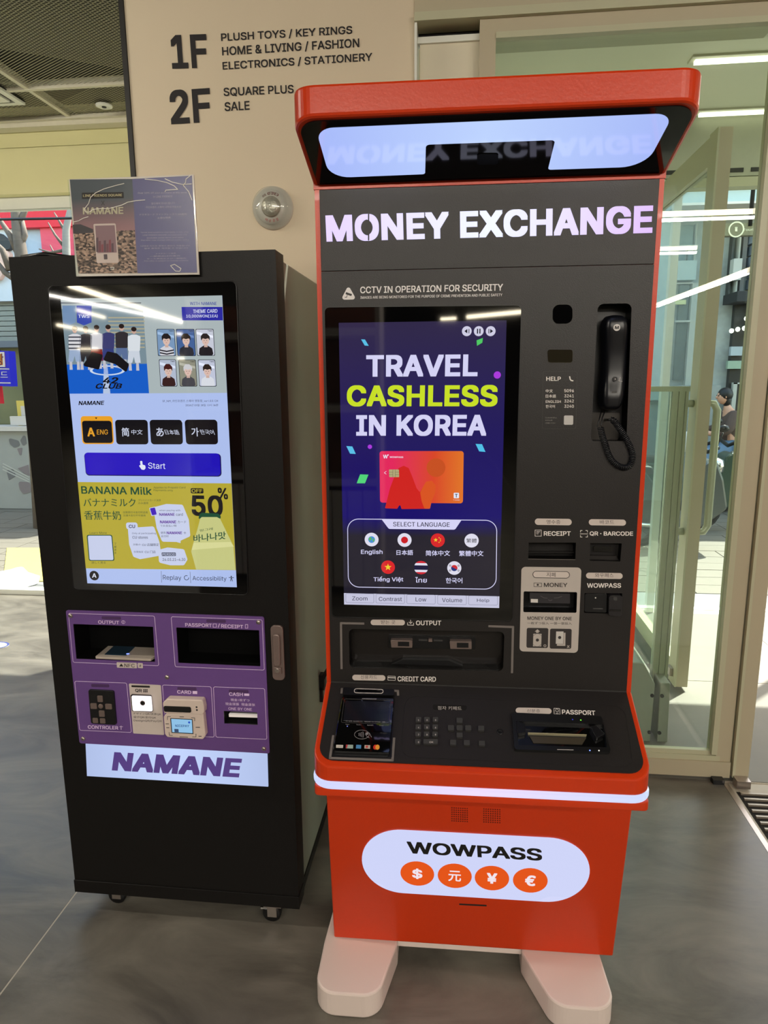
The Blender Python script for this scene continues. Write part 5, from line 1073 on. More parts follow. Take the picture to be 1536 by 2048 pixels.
for (q, ch) in (((471, 318), '$'), ((635, 328), '元'), ((798, 338), '¥'), ((966, 348), '€')):
    c_ = PB.px(*zb3(q)); b2.prism(PB, ell(*c_, .0415, .0395, 32), .003, .0036, ORE, False)
    hgt = .017; wid = .0125 if ch != '元' else .0155
    b2.text(PB, ch, (c_[0] - wid, c_[1] - hgt), (c_[0] + wid, c_[1] - hgt), (c_[0] - wid, c_[1] + hgt), .004, scr((240, 228, 236)), .05 if ch != '元' else .03, px=False)
b2.build('logo_print', lc, label='black lettering and orange currency discs')
b = MB()
for gx0, gx1, gy0, gy1 in ((618, 695, 30, 95), (758, 838, 35, 100)):
    for i in range(8):
        for j in range(7):
            c_ = PB.px(*zb3((gx0 + 5 + (gx1 - gx0 - 10) * i / 7, gy0 + 4 + (gy1 - gy0 - 8) * j / 6 + i * .5))); b.prism(PB, ell(*c_, .0017, n=8), -.002, .0006, ink((96, 20, 6)), False)
b.build('speaker_grille', lc)
b = MB().prism(PB, rnd(Q(PB, zb3((654, 454), (775, 460), (776, 466), (655, 460))), .0015), 0, .0008, PRB).build('slot', lc)
# feet
Pz = lambda z_: Pl(UP * z_, E1, IN)
FT = Pz(.065)
foot_l = rnd([(-.292, 1.79), (-.305, 1.517), (-.304, 1.362), (-.150, 1.362), (-.115, 1.52), (-.115, 1.79)], [.02, .02, .05, .05, .02, .02], 8)
foot_r = rnd([(.205, 1.79), (.202, 1.52), (.262, 1.372), (.405, 1.372), (.398, 1.53), (.405, 1.79)], [.02, .02, .055, .05, .02, .02], 8)
for ft in (foot_l, foot_r):
    MB().prism(Pl(UP * 0, E1, IN), ft, 0, .066, WHP).build('foot', wk, label='white painted foot', bevel=.005)
MB().prism(Pl(UP * 0, E1, IN), [(-.27, 1.535), (.395, 1.535), (.395, 1.77), (-.27, 1.77)], .045, .0655, WHP).build('base_plate', wk)
# charcoal faces
uRm, zTop = .412, 1.884
seam = PU.px(980, 536)[1]
EDG = .011
hp_ = MB().prism(PU, [(UL + EDG, seam + .0003), (UR - EDG, seam + .0003), (UR - EDG, 1.884), (UL + EDG, 1.884)], -.001, .004, CHAR).build('header_panel', wk, bevel=.0008)
z5 = Z(.547, 580, 120)
LT = gradmat('sign_letters_lit', (214, 196, 255), (205, 170, 240), 'X', -.3, .34, 1.1, mid=(225, 232, 255))
LT.node_tree.nodes['Principled BSDF'].inputs['Roughness'].default_value = .45
b = MB(); b.text(PU, 'MONEY EXCHANGE', (654, 485), (1303, 467.5), (651.5, 431.5), .0052, LT, .07)
b.build('sign_lettering', hp_, label='lit white lavender sign letters')
b = MB().prism(PU, Q(PU, z5((286, 662), (291, 662), (291, 565), (286, 565))), .0053, .0056, CHAR).build('letter_slit', hp_)
# main panel with holes
MT = .004
mp_ = MB().plate(PU, [(UL + EDG, zbend + .006), (UR - EDG, zbend + .006), (UR - EDG, seam - .0006), (UL + EDG, seam - .0006)], [phone_hole, out_hole, rec_hole, qr_hole, mon_hole, wow_hole], -.0005, MT, CHAR, CHAR2).build('main_panel', wk)
# cut real pockets into the orange shell with a boolean-free inner box: the shell front sits behind, so line pockets
def pocket(hole, depth, m, name, label=None, parent=wk):
    b = MB(); o = ccw(hole); n_ = len(o)
    vs = [PU.W(x, y, MT - .0002) for x, y in o] + [PU.W(x, y, -depth) for x, y in o]
    b.add(vs, [((i + 1) % n_, i, n_ + i, n_ + (i + 1) % n_) for i in range(n_)] + [tuple(range(n_, 2 * n_))], m)
    return b.build(name, parent, label=label)
# CCTV lettering
b = MB(); T = MT + .0003
def tu(s_, bl_, br_, h, m=PRW, bo=.03, w=None): b.text(PU, s_, bl_, br_, (bl_[0], bl_[1] - h), w or T, m, bo)
tu('CCTV IN OPERATION FOR SECURITY', z6((352, 235)), z6((1345, 216)), 13.5, PRG if False else ink((226, 220, 216)), .03)
tu('IMAGES ARE BEING MONITORED FOR THE PURPOSE OF CRIME PREVENTION AND PUBLIC SAFETY', z6((353, 273)), z6((1341, 254)), 5.2, ink((226, 220, 216)), .02)
tri = rnd(Q(PU, z6((218, 279), (325, 277), (270, 178))), .0045); b.prism(PU, tri, MT, T + .0001, ink((226, 220, 216)), False)
b.prism(PU, Q(PU, z6((254, 226), (296, 240), (290, 254), (250, 240))), T, T + .0004, PRB, False).line(PU, Q(PU, z6((262, 246), (258, 262), (246, 262))), .0012, T, PRB)
b.build('warning_lettering', mp_)
# screen
bz = rnd(Q(PU, [(648.6, 614), (1043.5, 610), (1024.5, 1242), (664.5, 1233)]), .011)
sg_ = MB().prism(PU, bz, MT, MT + .0012, BLACKG).ring(PU, bz, .0015, MT + .001, MT + .0022, BLK).build('screen_glass', wk, label='black glossy screen glass')
LC = Q(PU, [(677.5, 644.6), (1013, 642.5), (997.6, 1214), (689.6, 1207.8)])
u0 = (LC[0][0] + LC[3][0]) / 2; u1 = (LC[1][0] + LC[2][0]) / 2; v1 = (LC[0][1] + LC[1][1]) / 2; v0 = (LC[2][1] + LC[3][1]) / 2
S = MT + .0014
gb = gradmat('travel_backdrop', (40, 36, 60), (40, 36, 50), 'Z', v0, v1, .9, mid=(20, 8, 104))
gb2 = gb.node_tree.nodes['Color Ramp'] if 'Color Ramp' in gb.node_tree.nodes else None
for nd in gb.node_tree.nodes:
    if nd.bl_idname == 'ShaderNodeValToRGB':
        el = nd.color_ramp.elements; el[0].color = (*lin((36, 33, 46)), 1); el[0].position = .26; el[1].color = (*lin((22, 10, 110)), 1); el[1].position = .33; el[2].color = (*lin((52, 44, 76)), 1); el[2].position = 1.0
ds = MB().flat(PU, [(u0, v0), (u1, v0), (u1, v1), (u0, v1)], S, gb).build('display', wk, label='lit dark blue touch display')
S += .0002
WV = scr((212, 210, 244)); YG = scr((200, 222, 40))
b = MB()
def ts(s_, bl_, br_, h, m=WV, bo=.05, k=0): b.text(PU, s_, bl_, br_, (bl_[0], bl_[1] - h), S + .0002 + k, m, bo)
ts('TRAVEL', (733, 753.5), (954.6, 752.5), 43, WV, .06); ts('CASHLESS', (694.5, 813), (994, 813), 42.5, YG, .06); ts('IN KOREA', (713, 871.5), (972, 871.5), 42, WV, .06)
b.build('headline_lettering', ds)
b = MB()
for q, c in (((359, 555, 386, 556, 412, 600, 384, 598), (90, 190, 230)), ((1162, 562, 1206, 545, 1202, 578, 1165, 600), (80, 200, 100)), ((256, 1297, 298, 1300, 322, 1352, 282, 1350), (90, 190, 230)), ((1155, 1282, 1200, 1284, 1224, 1338, 1180, 1334), (80, 190, 230)), ((352, 1494, 410, 1496, 386, 1556, 328, 1556), (80, 210, 120))):
    b.prism(PU, Q(PU, z6(*[(q[i], q[i + 1]) for i in range(0, 8, 2)])), S, S + .0002, scr(c), False).build('confetti', ds); b = MB()
for c_, r_ in (((1306, 803), .0076), ((420, 1302), .0048)): b.prism(PU, ell(*PU.px(*z6(c_)), r_, n=20), S, S + .0002, scr((170, 60, 220)), False).build('confetti', ds, label='violet dot'); b = MB()
b = MB()
for k, x_ in enumerate((1094, 1177, 1260)):
    c_ = PU.px(*z6((x_, 498))); b.prism(PU, ell(*c_, .0102, n=24), S, S + .0002, scr((206, 204, 226)), False)
    D_ = scr((30, 28, 40))
    if k == 1:
        for d in (-.0025, .0025): b.prism(PU, [(c_[0] + d - .0012, c_[1] - .005), (c_[0] + d + .0012, c_[1] - .005), (c_[0] + d + .0012, c_[1] + .005), (c_[0] + d - .0012, c_[1] + .005)], S + .0002, S + .0004, D_, False)
    else:
        s_ = -1 if k == 0 else 1; b.prism(PU, [(c_[0] + s_ * .005, c_[1]), (c_[0] - s_ * .001, c_[1] + .0045), (c_[0] - s_ * .001, c_[1] - .0045)], S + .0002, S + .0004, D_, False); b.prism(PU, [(c_[0] - s_ * .0045 - .0007, c_[1] - .0045), (c_[0] - s_ * .0045 + .0007, c_[1] - .0045), (c_[0] - s_ * .0045 + .0007, c_[1] + .0045), (c_[0] - s_ * .0045 - .0007, c_[1] + .0045)], S + .0002, S + .0004, D_, False) if k == 0 else b.prism(PU, [(c_[0] - .0045, c_[1] - .0045), (c_[0] - .003, c_[1] - .0045), (c_[0] - .003, c_[1] + .0045), (c_[0] - .0045, c_[1] + .0045)], S + .0002, S + .0004, D_, False)
b.build('player_buttons', ds)
# pay card picture
cxa, cxb = PU.px(760, 950)[0], PU.px(927, 950)[0]
gc = gradmat('card_gradient', (226, 40, 92), (226, 130, 40), 'X', cxa - ORG[wk.name].x, cxb - ORG[wk.name].x, 1.0, mid=(216, 70, 40))
b = MB(); cq = rnd(Q(PU, [(759.5, 901.6), (927.3, 901.6), (925.7, 1005.8), (760.6, 1004.3)]), .006); b.prism(PU, cq, S, S + .0003, gc, False)
RDX = scr((206, 36, 32)); S2 = S + .0004
M_ = [(525, 1730), (560, 1590), (590, 1510), (620, 1450), (655, 1434), (690, 1450), (715, 1510), (745, 1590), (768, 1620), (790, 1580), (810, 1545), (850, 1537), (878, 1570), (876, 1620), (850, 1680), (838, 1733), (640, 1735), (630, 1700), (610, 1733)]
b.prism(PU, rnd(Q(PU, z6(*M_)), .002), S2, S2 + .0001, RDX, False)
b.prism(PU, rnd(Q(PU, z6((770, 1620), (790, 1580), (810, 1545), (850, 1537), (878, 1570), (876, 1620), (850, 1680), (838, 1733), (800, 1733), (780, 1680))), .002), S2 + .0002, S2 + .0003, scr((216, 84, 34)), False)
b.prism(PU, ell(*PU.px(*z6((880, 1447))), .0205, n=32), S2, S2 + .0001, scr((198, 80, 34)), False)
b.text(PU, 'W', z6((512, 1383)), z6((545, 1383)), z6((512, 1357)), S2 + .0001, WW, .04); b.prism(PU, ell(*PU.px(*z6((547, 1359))), .0014, n=8), S2, S2 + .0002, WW, False)
b.text(PU, 'WOWPASS', z6((558, 1379)), z6((652, 1380)), z6((558, 1368)), S2 + .0001, WW, .03)
b.prism(PU, rnd(Q(PU, z6((553, 1460), (622, 1460), (624, 1513), (555, 1513))), .0015), S2 + .0003, S2 + .0004, scr((176, 166, 120)), False)
for q in (((553, 1478), (580, 1478)), ((597, 1478), (623, 1478)), ((553, 1496), (580, 1496)), ((597, 1496), (623, 1496)), ((580, 1460), (580, 1513)), ((597, 1460), (597, 1513))): b.line(PU, Q(PU, z6(*q)), .0005, S2 + .0005, scr((80, 70, 50)), .0001)
b.prism(PU, rnd(Q(PU, z6((1003, 1622), (1040, 1622), (1040, 1660), (1003, 1660))), .0015), S2, S2 + .0002, WW, False); b.text(PU, 'T', z6((1012, 1654)), z6((1031, 1654)), z6((1012, 1630)), S2 + .0004, scr((50, 50, 70)), .05); b.text(PU, 'T money', z6((1000, 1677)), z6((1045, 1677)), z6((1000, 1668)), S2 + .0002, WW, 0)
b.line(PU, Q(PU, z6((534, 1472), (520, 1483), (534, 1492))), .0008, S2, WW)
b.build('pay_card_picture', ds, label='picture of a red to orange payment card')
# language box
b = MB(); lbq = rnd(Q(PU, z7((262, 196), (1306, 206), (1300, 690), (268, 674))), .026, 10); b.ring(PU, lbq, .0016, S, S + .0002, WV)
b.prism(PU, rnd(Q(PU, z7((503, 203), (1056, 208), (1012, 273), (552, 268))), [0, 0, .006, .006]), S, S + .0003, WV, False); b.text(PU, 'SELECT LANGUAGE', z7((582, 250)), z7((975, 254)), z7((582, 219)), S + .0005, scr((20, 18, 40)), .015)
b.build('language_frame', ds)
def flag(c, kind, name, q, h):
    b = MB(); cx_, cy2 = PU.px(*z7(c)); R_ = .0158; w = S + .0002
    def disc(r, col, k, x=0, y=0, ry=None): b.prism(PU, ell(cx_ + x, cy2 + y, r, ry, 24), w + k * .0001, w + k * .0001 + .00008, scr(col), False)
    W_ = (222, 220, 236)
    if kind == 'cn' or kind == 'vn':
        disc(R_, (214, 34, 40), 0)
        def star(x, y, r, k=2):
            pts = [(cx_ + x + (r if i % 2 == 0 else r * .4) * math.sin(i * math.pi / 5), cy2 + y + (r if i % 2 == 0 else r * .4) * math.cos(i * math.pi / 5)) for i in range(10)]; b.prism(PU, pts, w + .0002, w + .0003, scr((236, 210, 50)), False)
        if kind == 'vn': star(0, 0, .0085)
        else:
            star(-.0045, .0008, .005)
            for x, y in ((.003, .006), (.006, .003), (.006, -.001), (.003, -.0045)): star(x, y, .0018)
    elif kind == 'jp': disc(R_, W_, 0); disc(.0078, (200, 24, 36), 1)
    elif kind == 'en':
        disc(R_, W_, 0); disc(.0078, (70, 140, 210), 1)
        b.prism(PU, rnd([(cx_ - .007, cy2 + .002), (cx_ - .003, cy2 + .006), (cx_ + .001, cy2 + .004), (cx_ - .001, cy2), (cx_ - .004, cy2 - .004)], .001), w + .0002, w + .0003, scr((90, 180, 90)), False).prism(PU, rnd([(cx_ + .002, cy2 + .001), (cx_ + .006, cy2 + .003), (cx_ + .006, cy2 - .003), (cx_ + .003, cy2 - .006)], .001), w + .0002, w + .0003, scr((90, 180, 90)), False)
    elif kind == 'tw': disc(R_, W_, 0); b.text(PU, '繁體', (cx_ - .0115, cy2 - .0048), (cx_ + .0115, cy2 - .0048), (cx_ - .0115, cy2 + .0048), w + .0003, scr((40, 38, 50)), .02, px=False)
    elif kind == 'th':
        for y0_, y1_, col in ((-1, -.66, (206, 34, 50)), (-.66, -.33, W_), (-.33, .33, (24, 22, 60)), (.33, .66, W_), (.66, 1, (206, 34, 50))):
            pts = [(cx_ + math.cos(math.asin(y0_ + (y1_ - y0_) * i / 4)) * R_, cy2 + (y0_ + (y1_ - y0_) * i / 4) * R_) for i in range(5)]
            pts += [(2 * cx_ - p[0], p[1]) for p in reversed(pts)]; pts = [p for i, p in enumerate(pts) if i == 0 or (abs(p[0] - pts[i - 1][0]) + abs(p[1] - pts[i - 1][1])) > 1e-6]
            b.prism(PU, pts, w, w + .0001, scr(col), False)
    elif kind == 'kr':
        disc(R_, W_, 0); up = [(cx_ + .0072 * math.cos(math.pi * i / 12 - .5), cy2 + .0072 * math.sin(math.pi * i / 12 - .5)) for i in range(13)]; b.prism(PU, up, w + .0001, w + .0002, scr((200, 40, 50)), False)
        dn_ = [(cx_ + .0072 * math.cos(math.pi + math.pi * i / 12 - .5), cy2 + .0072 * math.sin(math.pi + math.pi * i / 12 - .5)) for i in range(13)]; b.prism(PU, dn_, w + .0001, w + .0002, scr((30, 50, 120)), False)
        for sx_ in (-1, 1):
            for sy_ in (-1, 1):
                for k in range(3):
                    r0 = .0095 + k * .0016; a0 = math.atan2(sy_ * .6, sx_); x_, y_ = cx_ + math.cos(a0) * r0, cy2 + math.sin(a0) * r0; dx, dy = -math.sin(a0) * .0022, math.cos(a0) * .0022; b.line(PU, [(x_ - dx, y_ - dy), (x_ + dx, y_ + dy)], .0007, w + .0001, scr((30, 30, 40)), .0001)
    b.text(PU, name, z7((q[0], q[2])), z7((q[1], q[2])), z7((q[0], q[2] - h)), w, WV, .025)
    b.build('language_button', ds)
flag((432, 342), 'en', 'English', (358, 508, 450), 38); flag((661, 345), 'jp', '日本語', (605, 720, 450), 36); flag((892, 347), 'cn', '简体中文', (808, 977, 455), 38); flag((1127, 349), 'tw', '繁體中文', (1040, 1210, 457), 38)
flag((546, 534), 'vn', 'Tiếng Việt', (445, 652, 640), 42); flag((776, 537), 'th', 'ไทย', (735, 816, 641), 38); flag((1007, 540), 'kr', '한국어', (948, 1063, 646), 38)
b = MB(); y0_ = PU.px(*z7((250, 797)))[1]; b.prism(PU, [(u0, v0), (u1, v0), (u1, v0 + .0275), (u0, v0 + .0275)], S, S + .0001, scr((196, 196, 220)), False)
mbar = b.build('tool_bar', ds)
for s_, xa, xb, ta, tb, yb_ in (('Zoom', 252, 448, 297, 403, 765), ('Contrast', 462, 662, 482, 643, 769), ('Low', 676, 875, 738, 813, 772), ('Volume', 890, 1092, 922, 1062, 777), ('Help', 1106, 1308, 1165, 1250, 781)):
    b = MB(); o_ = (xa - 250) * .018
    b.ring(PU, rnd(Q(PU, z7((xa, 716 + o_), (xb, 718 + o_), (xb, 784 + o_), (xa, 780 + o_))), .003), .0005, S + .0001, S + .0002, scr((60, 60, 90))); b.text(PU, s_, z7((ta, yb_)), z7((tb, yb_ + 1)), z7((ta, yb_ - 28)), S + .0002, scr((36, 34, 60)), .005 if s_ != 'Help' else 0); b.build('tool_button', ds)
# stickers and captions
def pill(P, q, txt, w, parent, outline=False, zf=zR, tb=None, name='braille_sticker'):
    b = MB(); x0_, y0_, x1_, y1_ = q[:4]; pts = Q(P, zf((x0_, y0_), (x1_, y0_ + (q[4] if len(q) > 4 else 5)), (x1_, y1_ + (q[4] if len(q) > 4 else 5)), (x0_, y1_)))
    b.prism(P, rnd(pts, .02, 8), w, w + .0008, STK)
    if outline: b.ring(P, rnd(pts, .02, 8), .0012, w + .0008, w + .001, PRB)
    if tb: b.text(P, txt, zf((tb[0], tb[2])), zf((tb[1], tb[2] + 2)), zf((tb[0], tb[3])), w + .0011, ink((70, 62, 60)), 0)
    return b.build(name, parent, label='pale raised sticker')
b = MB(); T = MT + .0002
def tR(s_, x0_, x1_, y_, h, m=PRW, bo=.035, w=T, dy=0, zf=zR): MB().text(PU, s_, zf((x0_, y_)), zf((x1_, y_ + dy)), zf((x0_, y_ - h)), w, m, bo).build('caption', mp_)
PRS = ink((236, 228, 222))
tR('RECEIPT', 343, 618, 362, 46, PRS); tR('QR · BARCODE', 812, 1255, 363, 46, PRS, dy=2); tR('WOWPASS', 785, 1132, 893, 47, PRS)
b.ring(PU, Q(PU, zR((252, 302), (320, 302), (320, 368), (252, 368))), .0009, MT, T, PRS)
for k in range(3): b.line(PU, Q(PU, zR((268, 318 + k * 12), (304 - k * 8, 318 + k * 12))), .0008, T, PRS)
for q in ([(718, 325), (718, 308), (735, 308)], [(772, 308), (789, 308), (789, 325)], [(718, 358), (718, 375), (735, 375)], [(772, 375), (789, 375), (789, 358)], [(715, 342), (792, 342)]): b.line(PU, Q(PU, zR(*q)), .0011, T, PRS)
tR('OUTPUT', 740, 916, 940, 33, PRS, zf=z7); tR('CREDIT CARD', 612, 879, 1330, 35, PRS, zf=z7, dy=3)
b.line(PU, Q(PU, z7((682, 922), (682, 938), (724, 939), (724, 924))), .0012, T, PRS).line(PU, Q(PU, z7((703, 903), (703, 926))), .0012, T, PRS).line(PU, Q(PU, z7((692, 917), (703, 928), (714, 917))), .0012, T, PRS)
b.ring(PU, rnd(Q(PU, z7((543, 1292), (598, 1294), (598, 1325), (543, 1323))), .0015), .0009, MT, T, PRS).line(PU, Q(PU, z7((545, 1304), (597, 1306))), .002, T, PRS)
# brackets
MB().line(PU, Q(PU, z7((222, 1240), (218, 925), (375, 928))), .005, MT, BRK).build('bracket_mark', mp_); MB().line(PU, Q(PU, z7((1250, 946), (1416, 952), (1409, 1268))), .005, MT, BRK).build('bracket_mark', mp_)
tR('HELP', 335, 470, 938, 38, PRS, zf=z8, bo=.03); HS = PRS
for k, (a_, n_, xr) in enumerate((('中文', '5096', 396), ('日本語', '3241', 425), ('ENGLISH', '3242', 470), ('한국어', '3240', 415))): tR(a_, 330, xr, 1047 + k * 48, 30 if k != 2 else 24, HS, .01, zf=z8); tR(n_, 502, 591, 1044 + k * 48, 28, HS, .02, zf=z8)
for k, (s_, xr) in enumerate((('1:1 Live chat with us', 430), ('카카오톡', 392), ('ご利用ください', 420))): tR(s_, 325, xr, 1286 + k * 25, 12, ink((140, 134, 130)), 0, zf=z8)
b.prism(PU, rnd(Q(PU, z8((500, 1260), (586, 1260), (584, 1346), (498, 1346))), .0025), MT, T, ink((190, 186, 182)), False)
b.ring(PU, rnd(Q(PU, z8((305, 850), (622, 850), (610, 1385), (298, 1385))), .004), .0003, MT, T, ink((66, 62, 60)))
b.line(PU, Q(PU, z8((552, 900), (556, 922), (566, 935), (582, 938))), .0024, T, HS)
b.build('caption_icons', mp_, kind='stuff')
pill(PU, (252, 185, 628, 250), '영수증', MT, mp_, tb=(370, 512, 240, 198)); pill(PU, (803, 192, 1182, 254), '바코드', MT, mp_, tb=(915, 1060, 242, 200)); pill(PU, (775, 738, 1148, 798), '와우패스', MT, mp_, tb=(865, 1055, 784, 742))
pill(PU, (425, 900, 663, 938, 2), '받는 곳', MT, mp_, zf=z7, tb=(497, 597, 930, 903)); pill(PU, (297, 1284, 527, 1322, 4), '신용카드', MT, mp_, zf=z7, tb=(355, 470, 1312, 1286))
# camera window and mirror
MB().prism(PU, rnd(Q(PU, z8((395, 232), (578, 230), (578, 408), (392, 410))), .013), MT, MT + .0014, BLACKG).build('camera_window', mp_, label='glossy black camera window', bevel=.0005)
MB().prism(PU, rnd(Q(PU, z8((345, 648), (580, 650), (578, 770), (350, 768))), .005), MT, MT + .0012, mat('smoked_mirror', (120, 112, 90), .05, metal=.9, nz=0)).build('mirror_window', mp_, label='small mirror window', bevel=.0005)
# receipt pocket
r1 = pocket(rec_hole, .03, CHAR2, 'receipt_slot'); MB().prism(PU, Q(PU, zR((190, 552), (665, 552), (662, 558), (188, 558))), -.029, -.012, CHAR).build('slot_lip', r1)
MB().prism(PU, Q(PU, zR((185, 596), (666, 602), (666, 608), (184, 602))), MT, MT + .001, mat('recess_edge_light', (96, 90, 86), .35)).build('edge', r1)
r2 = pocket(qr_hole, .02, CHAR2, 'code_scanner'); MB().prism(PU, rnd(Q(PU, zR((872, 490), (1062, 492), (1060, 548), (870, 546))), .003), -.02, -.015, BLACKG).build('scanner_window', r2)
MB().prism(PU, Q(PU, zR((815, 580), (1095, 584), (1125, 626), (812, 618))), -.02, -.008, CHAR).build('scanner_ledge', r2)
# money plate
mq = rnd(Q(PU, zR((115, 678), (727, 686), (690, 1556), (95, 1540))), .009)
mnp = MB().plate(PU, mq, [mon_hole], MT, MT + .0015, MONP, BLK).build('money_plate', wk, label='light grey plate around the money slot', bevel=.0004)
b = MB(); T = MT + .0018; DI = ink((48, 43, 42))
def tm(s_, x0_, x1_, y_, h, bo=.03, dy=2): MB().text(PU, s_, zR((x0_, y_)), zR((x1_, y_ + dy)), zR((x0_, y_ - h)), T, DI, bo).build('caption', mnp)
tm('MONEY', 343, 583, 882, 42); tm('MONEY ONE BY ONE', 175, 628, 1218, 35, .025, 5); tm('一枚ずつ投入 一張一張投入', 175, 628, 1264, 26, .005, 5)
b.ring(PU, Q(PU, zR((240, 840), (322, 841), (322, 882), (240, 881))), .001, MT + .0015, T, DI).prism(PU, ell(*PU.px(*zR((281, 861))), .0024, n=14), MT + .0015, T, DI, False)
b.build('banknote_icon', mnp)
for q, ch in (((165, 1300, 388, 1503), 'O'), ((403, 1308, 626, 1512), 'X')):
    b = MB()
    b.prism(PU, rnd(Q(PU, zR((q[0] + 4, q[1]), (q[2] + 2, q[1] + 3), (q[2] - 4, q[3] + 3), (q[0], q[3]))), .004), MT + .0015, T, DI, False)
    T3 = T + .0002
    if ch == 'O':
        b.prism(PU, Q(PU, zR((236, 1360), (320, 1361), (316, 1490), (232, 1488))), T, T3, MONP, False).prism(PU, ell(*PU.px(*zR((277, 1424))), .0036, n=16), T3, T3 + .0002, DI, False)
        b.prism(PU, Q(PU, zR((278, 1314), (304, 1338), (290, 1338), (290, 1350), (264, 1350), (264, 1338), (250, 1338))), T, T3, MONP, False)
        for a_, c_ in (((236, 1380), (262, 1361)), ((292, 1361), (319, 1380)), ((232, 1468), (258, 1488)), ((290, 1488), (316, 1468))): b.line(PU, Q(PU, zR(a_, c_)), .0005, T3, DI)
    else:
        b.prism(PU, Q(PU, zR((478, 1350), (564, 1350), (562, 1484), (476, 1482))), T, T3, MONP, False).ring(PU, Q(PU, zR((466, 1334), (546, 1334), (542, 1466), (462, 1464))), .0005, T3, T3 + .0003, DI).prism(PU, Q(PU, zR((467, 1335), (545, 1335), (541, 1465), (463, 1463))), T3, T3 + .0001, ink((200, 194, 188)), False)
        b.prism(PU, ell(*PU.px(*zR((504, 1398))), .0036, n=16), T3 + .0001, T3 + .0003, DI, False)
    b.text(PU, ch, zR((q[2] - 48, q[3] - 8)), zR((q[2] - 20, q[3] - 8)), zR((q[2] - 48, q[3] - 34)), T3, MONP, .05); b.build('pictogram', mnp)
pill(PU, (228, 718, 607, 790), '지폐', MT + .0015, mnp, True, tb=(370, 462, 778, 732))
r3 = pocket(mon_hole, .03, mat('deep_black', (8, 8, 10), .4), 'money_slot')
MB().prism(PU, rnd(Q(PU, zR((200, 948), (612, 958), (612, 1058), (202, 1052))), .002), -.028, .002, mat('acceptor_grey', (46, 44, 48), .35)).build('acceptor', r3)
b = MB().prism(PU, Q(PU, zR((212, 1010), (284, 1012), (284, 1048), (212, 1046))), .002, .0026, PRW).build('acceptor_label', r3)
b = MB()
for q in ([(310, 980), (350, 1000), (380, 1002)], [(390, 1018), (408, 1028), (430, 1020)], [(450, 1000), (490, 998), (530, 984)]): b.line(PU, Q(PU, zR(*q)), .0006, .0022, ink((110, 106, 108)))
b.line(PU, Q(PU, zR((200, 1105), (612, 1112))), .0008, -.012, ink((70, 68, 76))); b.build('acceptor_marks', r3)
r4 = pocket(wow_hole, .02, mat('slot_black', (18, 18, 22), .5), 'card_slot')
MB().prism(PU, rnd(Q(PU, zR((764, 955), (990, 955), (985, 1148), (760, 1140))), .004), -.018, .004, BLK).prism(PU, ell(*PU.px(*zR((872, 996))), .0016, n=10), .004, .0046, PRW).prism(PU, Q(PU, zR((845, 1098), (945, 1102), (945, 1116), (845, 1112))), .004, .0046, GREYP).build('slot_cover', r4, bevel=.0015)
MB().prism(PU, rnd(Q(PU, zR((1000, 960), (1138, 962), (1132, 1172), (996, 1165))), .006), -.018, .014, mat('slot_mouth', (34, 32, 34), .3)).prism(PU, Q(PU, zR((1005, 1098), (1120, 1102), (1118, 1122), (1004, 1118))), .014, .0146, BLACKG).prism(PU, rnd(Q(PU, zR((1040, 972), (1080, 974), (1084, 1010), (1046, 1006))), .002), .014, .0146, GREYP).build('slot_mouth', r4, bevel=.0015)
# output tray
r5 = pocket(out_hole, .035, mat('tray_plastic', (30, 27, 26), .18), 'output_tray', 'glossy dark output tray')
MB().prism(PU, rnd(Q(PU, z7((540, 1048), (1160, 1062), (1155, 1148), (540, 1136))), .003), -.0345, -.03, BLK).build('slot_frame', r5)
for q in ((552, 1066, 712, 1118), (968, 1074, 1130, 1128)):
    MB().prism(PU, rnd(Q(PU, z7((q[0] + 6, q[1]), (q[2], q[1] + 2), (q[2], q[3] + 2), (q[0] + 12, q[3]))), .002), -.03, -.016, GREYST).prism(PU, Q(PU, z7((q[0] + 58, q[1] + 10), (q[2] - 22, q[1] + 11), (q[2] - 22, q[3] - 8), (q[0] + 58, q[3] - 9))), -.016, -.0155, BLK).build('roller_clip', r5, label='grey metal roller clip', bevel=.001)
MB().prism(PU, rnd(Q(PU, z7((825, 1066), (852, 1067), (852, 1086), (825, 1085))), .001), -.03, -.022, GREYST).prism(PU, Q(PU, z7((755, 1072), (818, 1074), (818, 1084), (755, 1082))), -.03, -.026, GREYP).prism(PU, Q(PU, z7((862, 1075), (925, 1077), (925, 1087), (862, 1085))), -.03, -.026, GREYP).build('sensor', r5)
MB().prism(PU, Q(PU, z7((562, 1240), (640, 1208), (968, 1213), (1068, 1254))), -.034, -.02, BLK).line(PU, Q(PU, z7((562, 1240), (640, 1208), (968, 1213), (1068, 1254))), .0005, -.02, GREYP).build('finger_notch', r5)
# phone pocket + handset (resting in its cradle)
r6 = pocket(phone_hole, .045, mat('cradle_black', (12, 12, 13), .35), 'phone_recess')
MB().prism(PU, rnd(Q(PU, z8((775, 1240), (1060, 1240), (1040, 1500), (765, 1500))), .004), -.044, -.032, mat('cradle_grey', (60, 56, 52), .3)).build('cradle_base', r6, label='grey cradle base')
PH = empty('telephone_handset', PU.W(*PU.px(1226, 725), -.02), 'black telephone handset hanging in the recess with coiled cord', 'telephone')
HB = mat('handset_black', (16, 17, 22), .32, nz=.04)
Ph = PU.off(-.012); ph_o = Q(Ph, z8((850, 430), (866, 370), (900, 335), (980, 322), (1060, 332), (1098, 370), (1108, 430), (1104, 700), (1098, 850), (1085, 980), (1060, 1120), (1035, 1180), (990, 1212), (900, 1218), (845, 1195), (828, 1130), (832, 1000), (850, 850), (856, 700)))
n_ = 26; rows = []
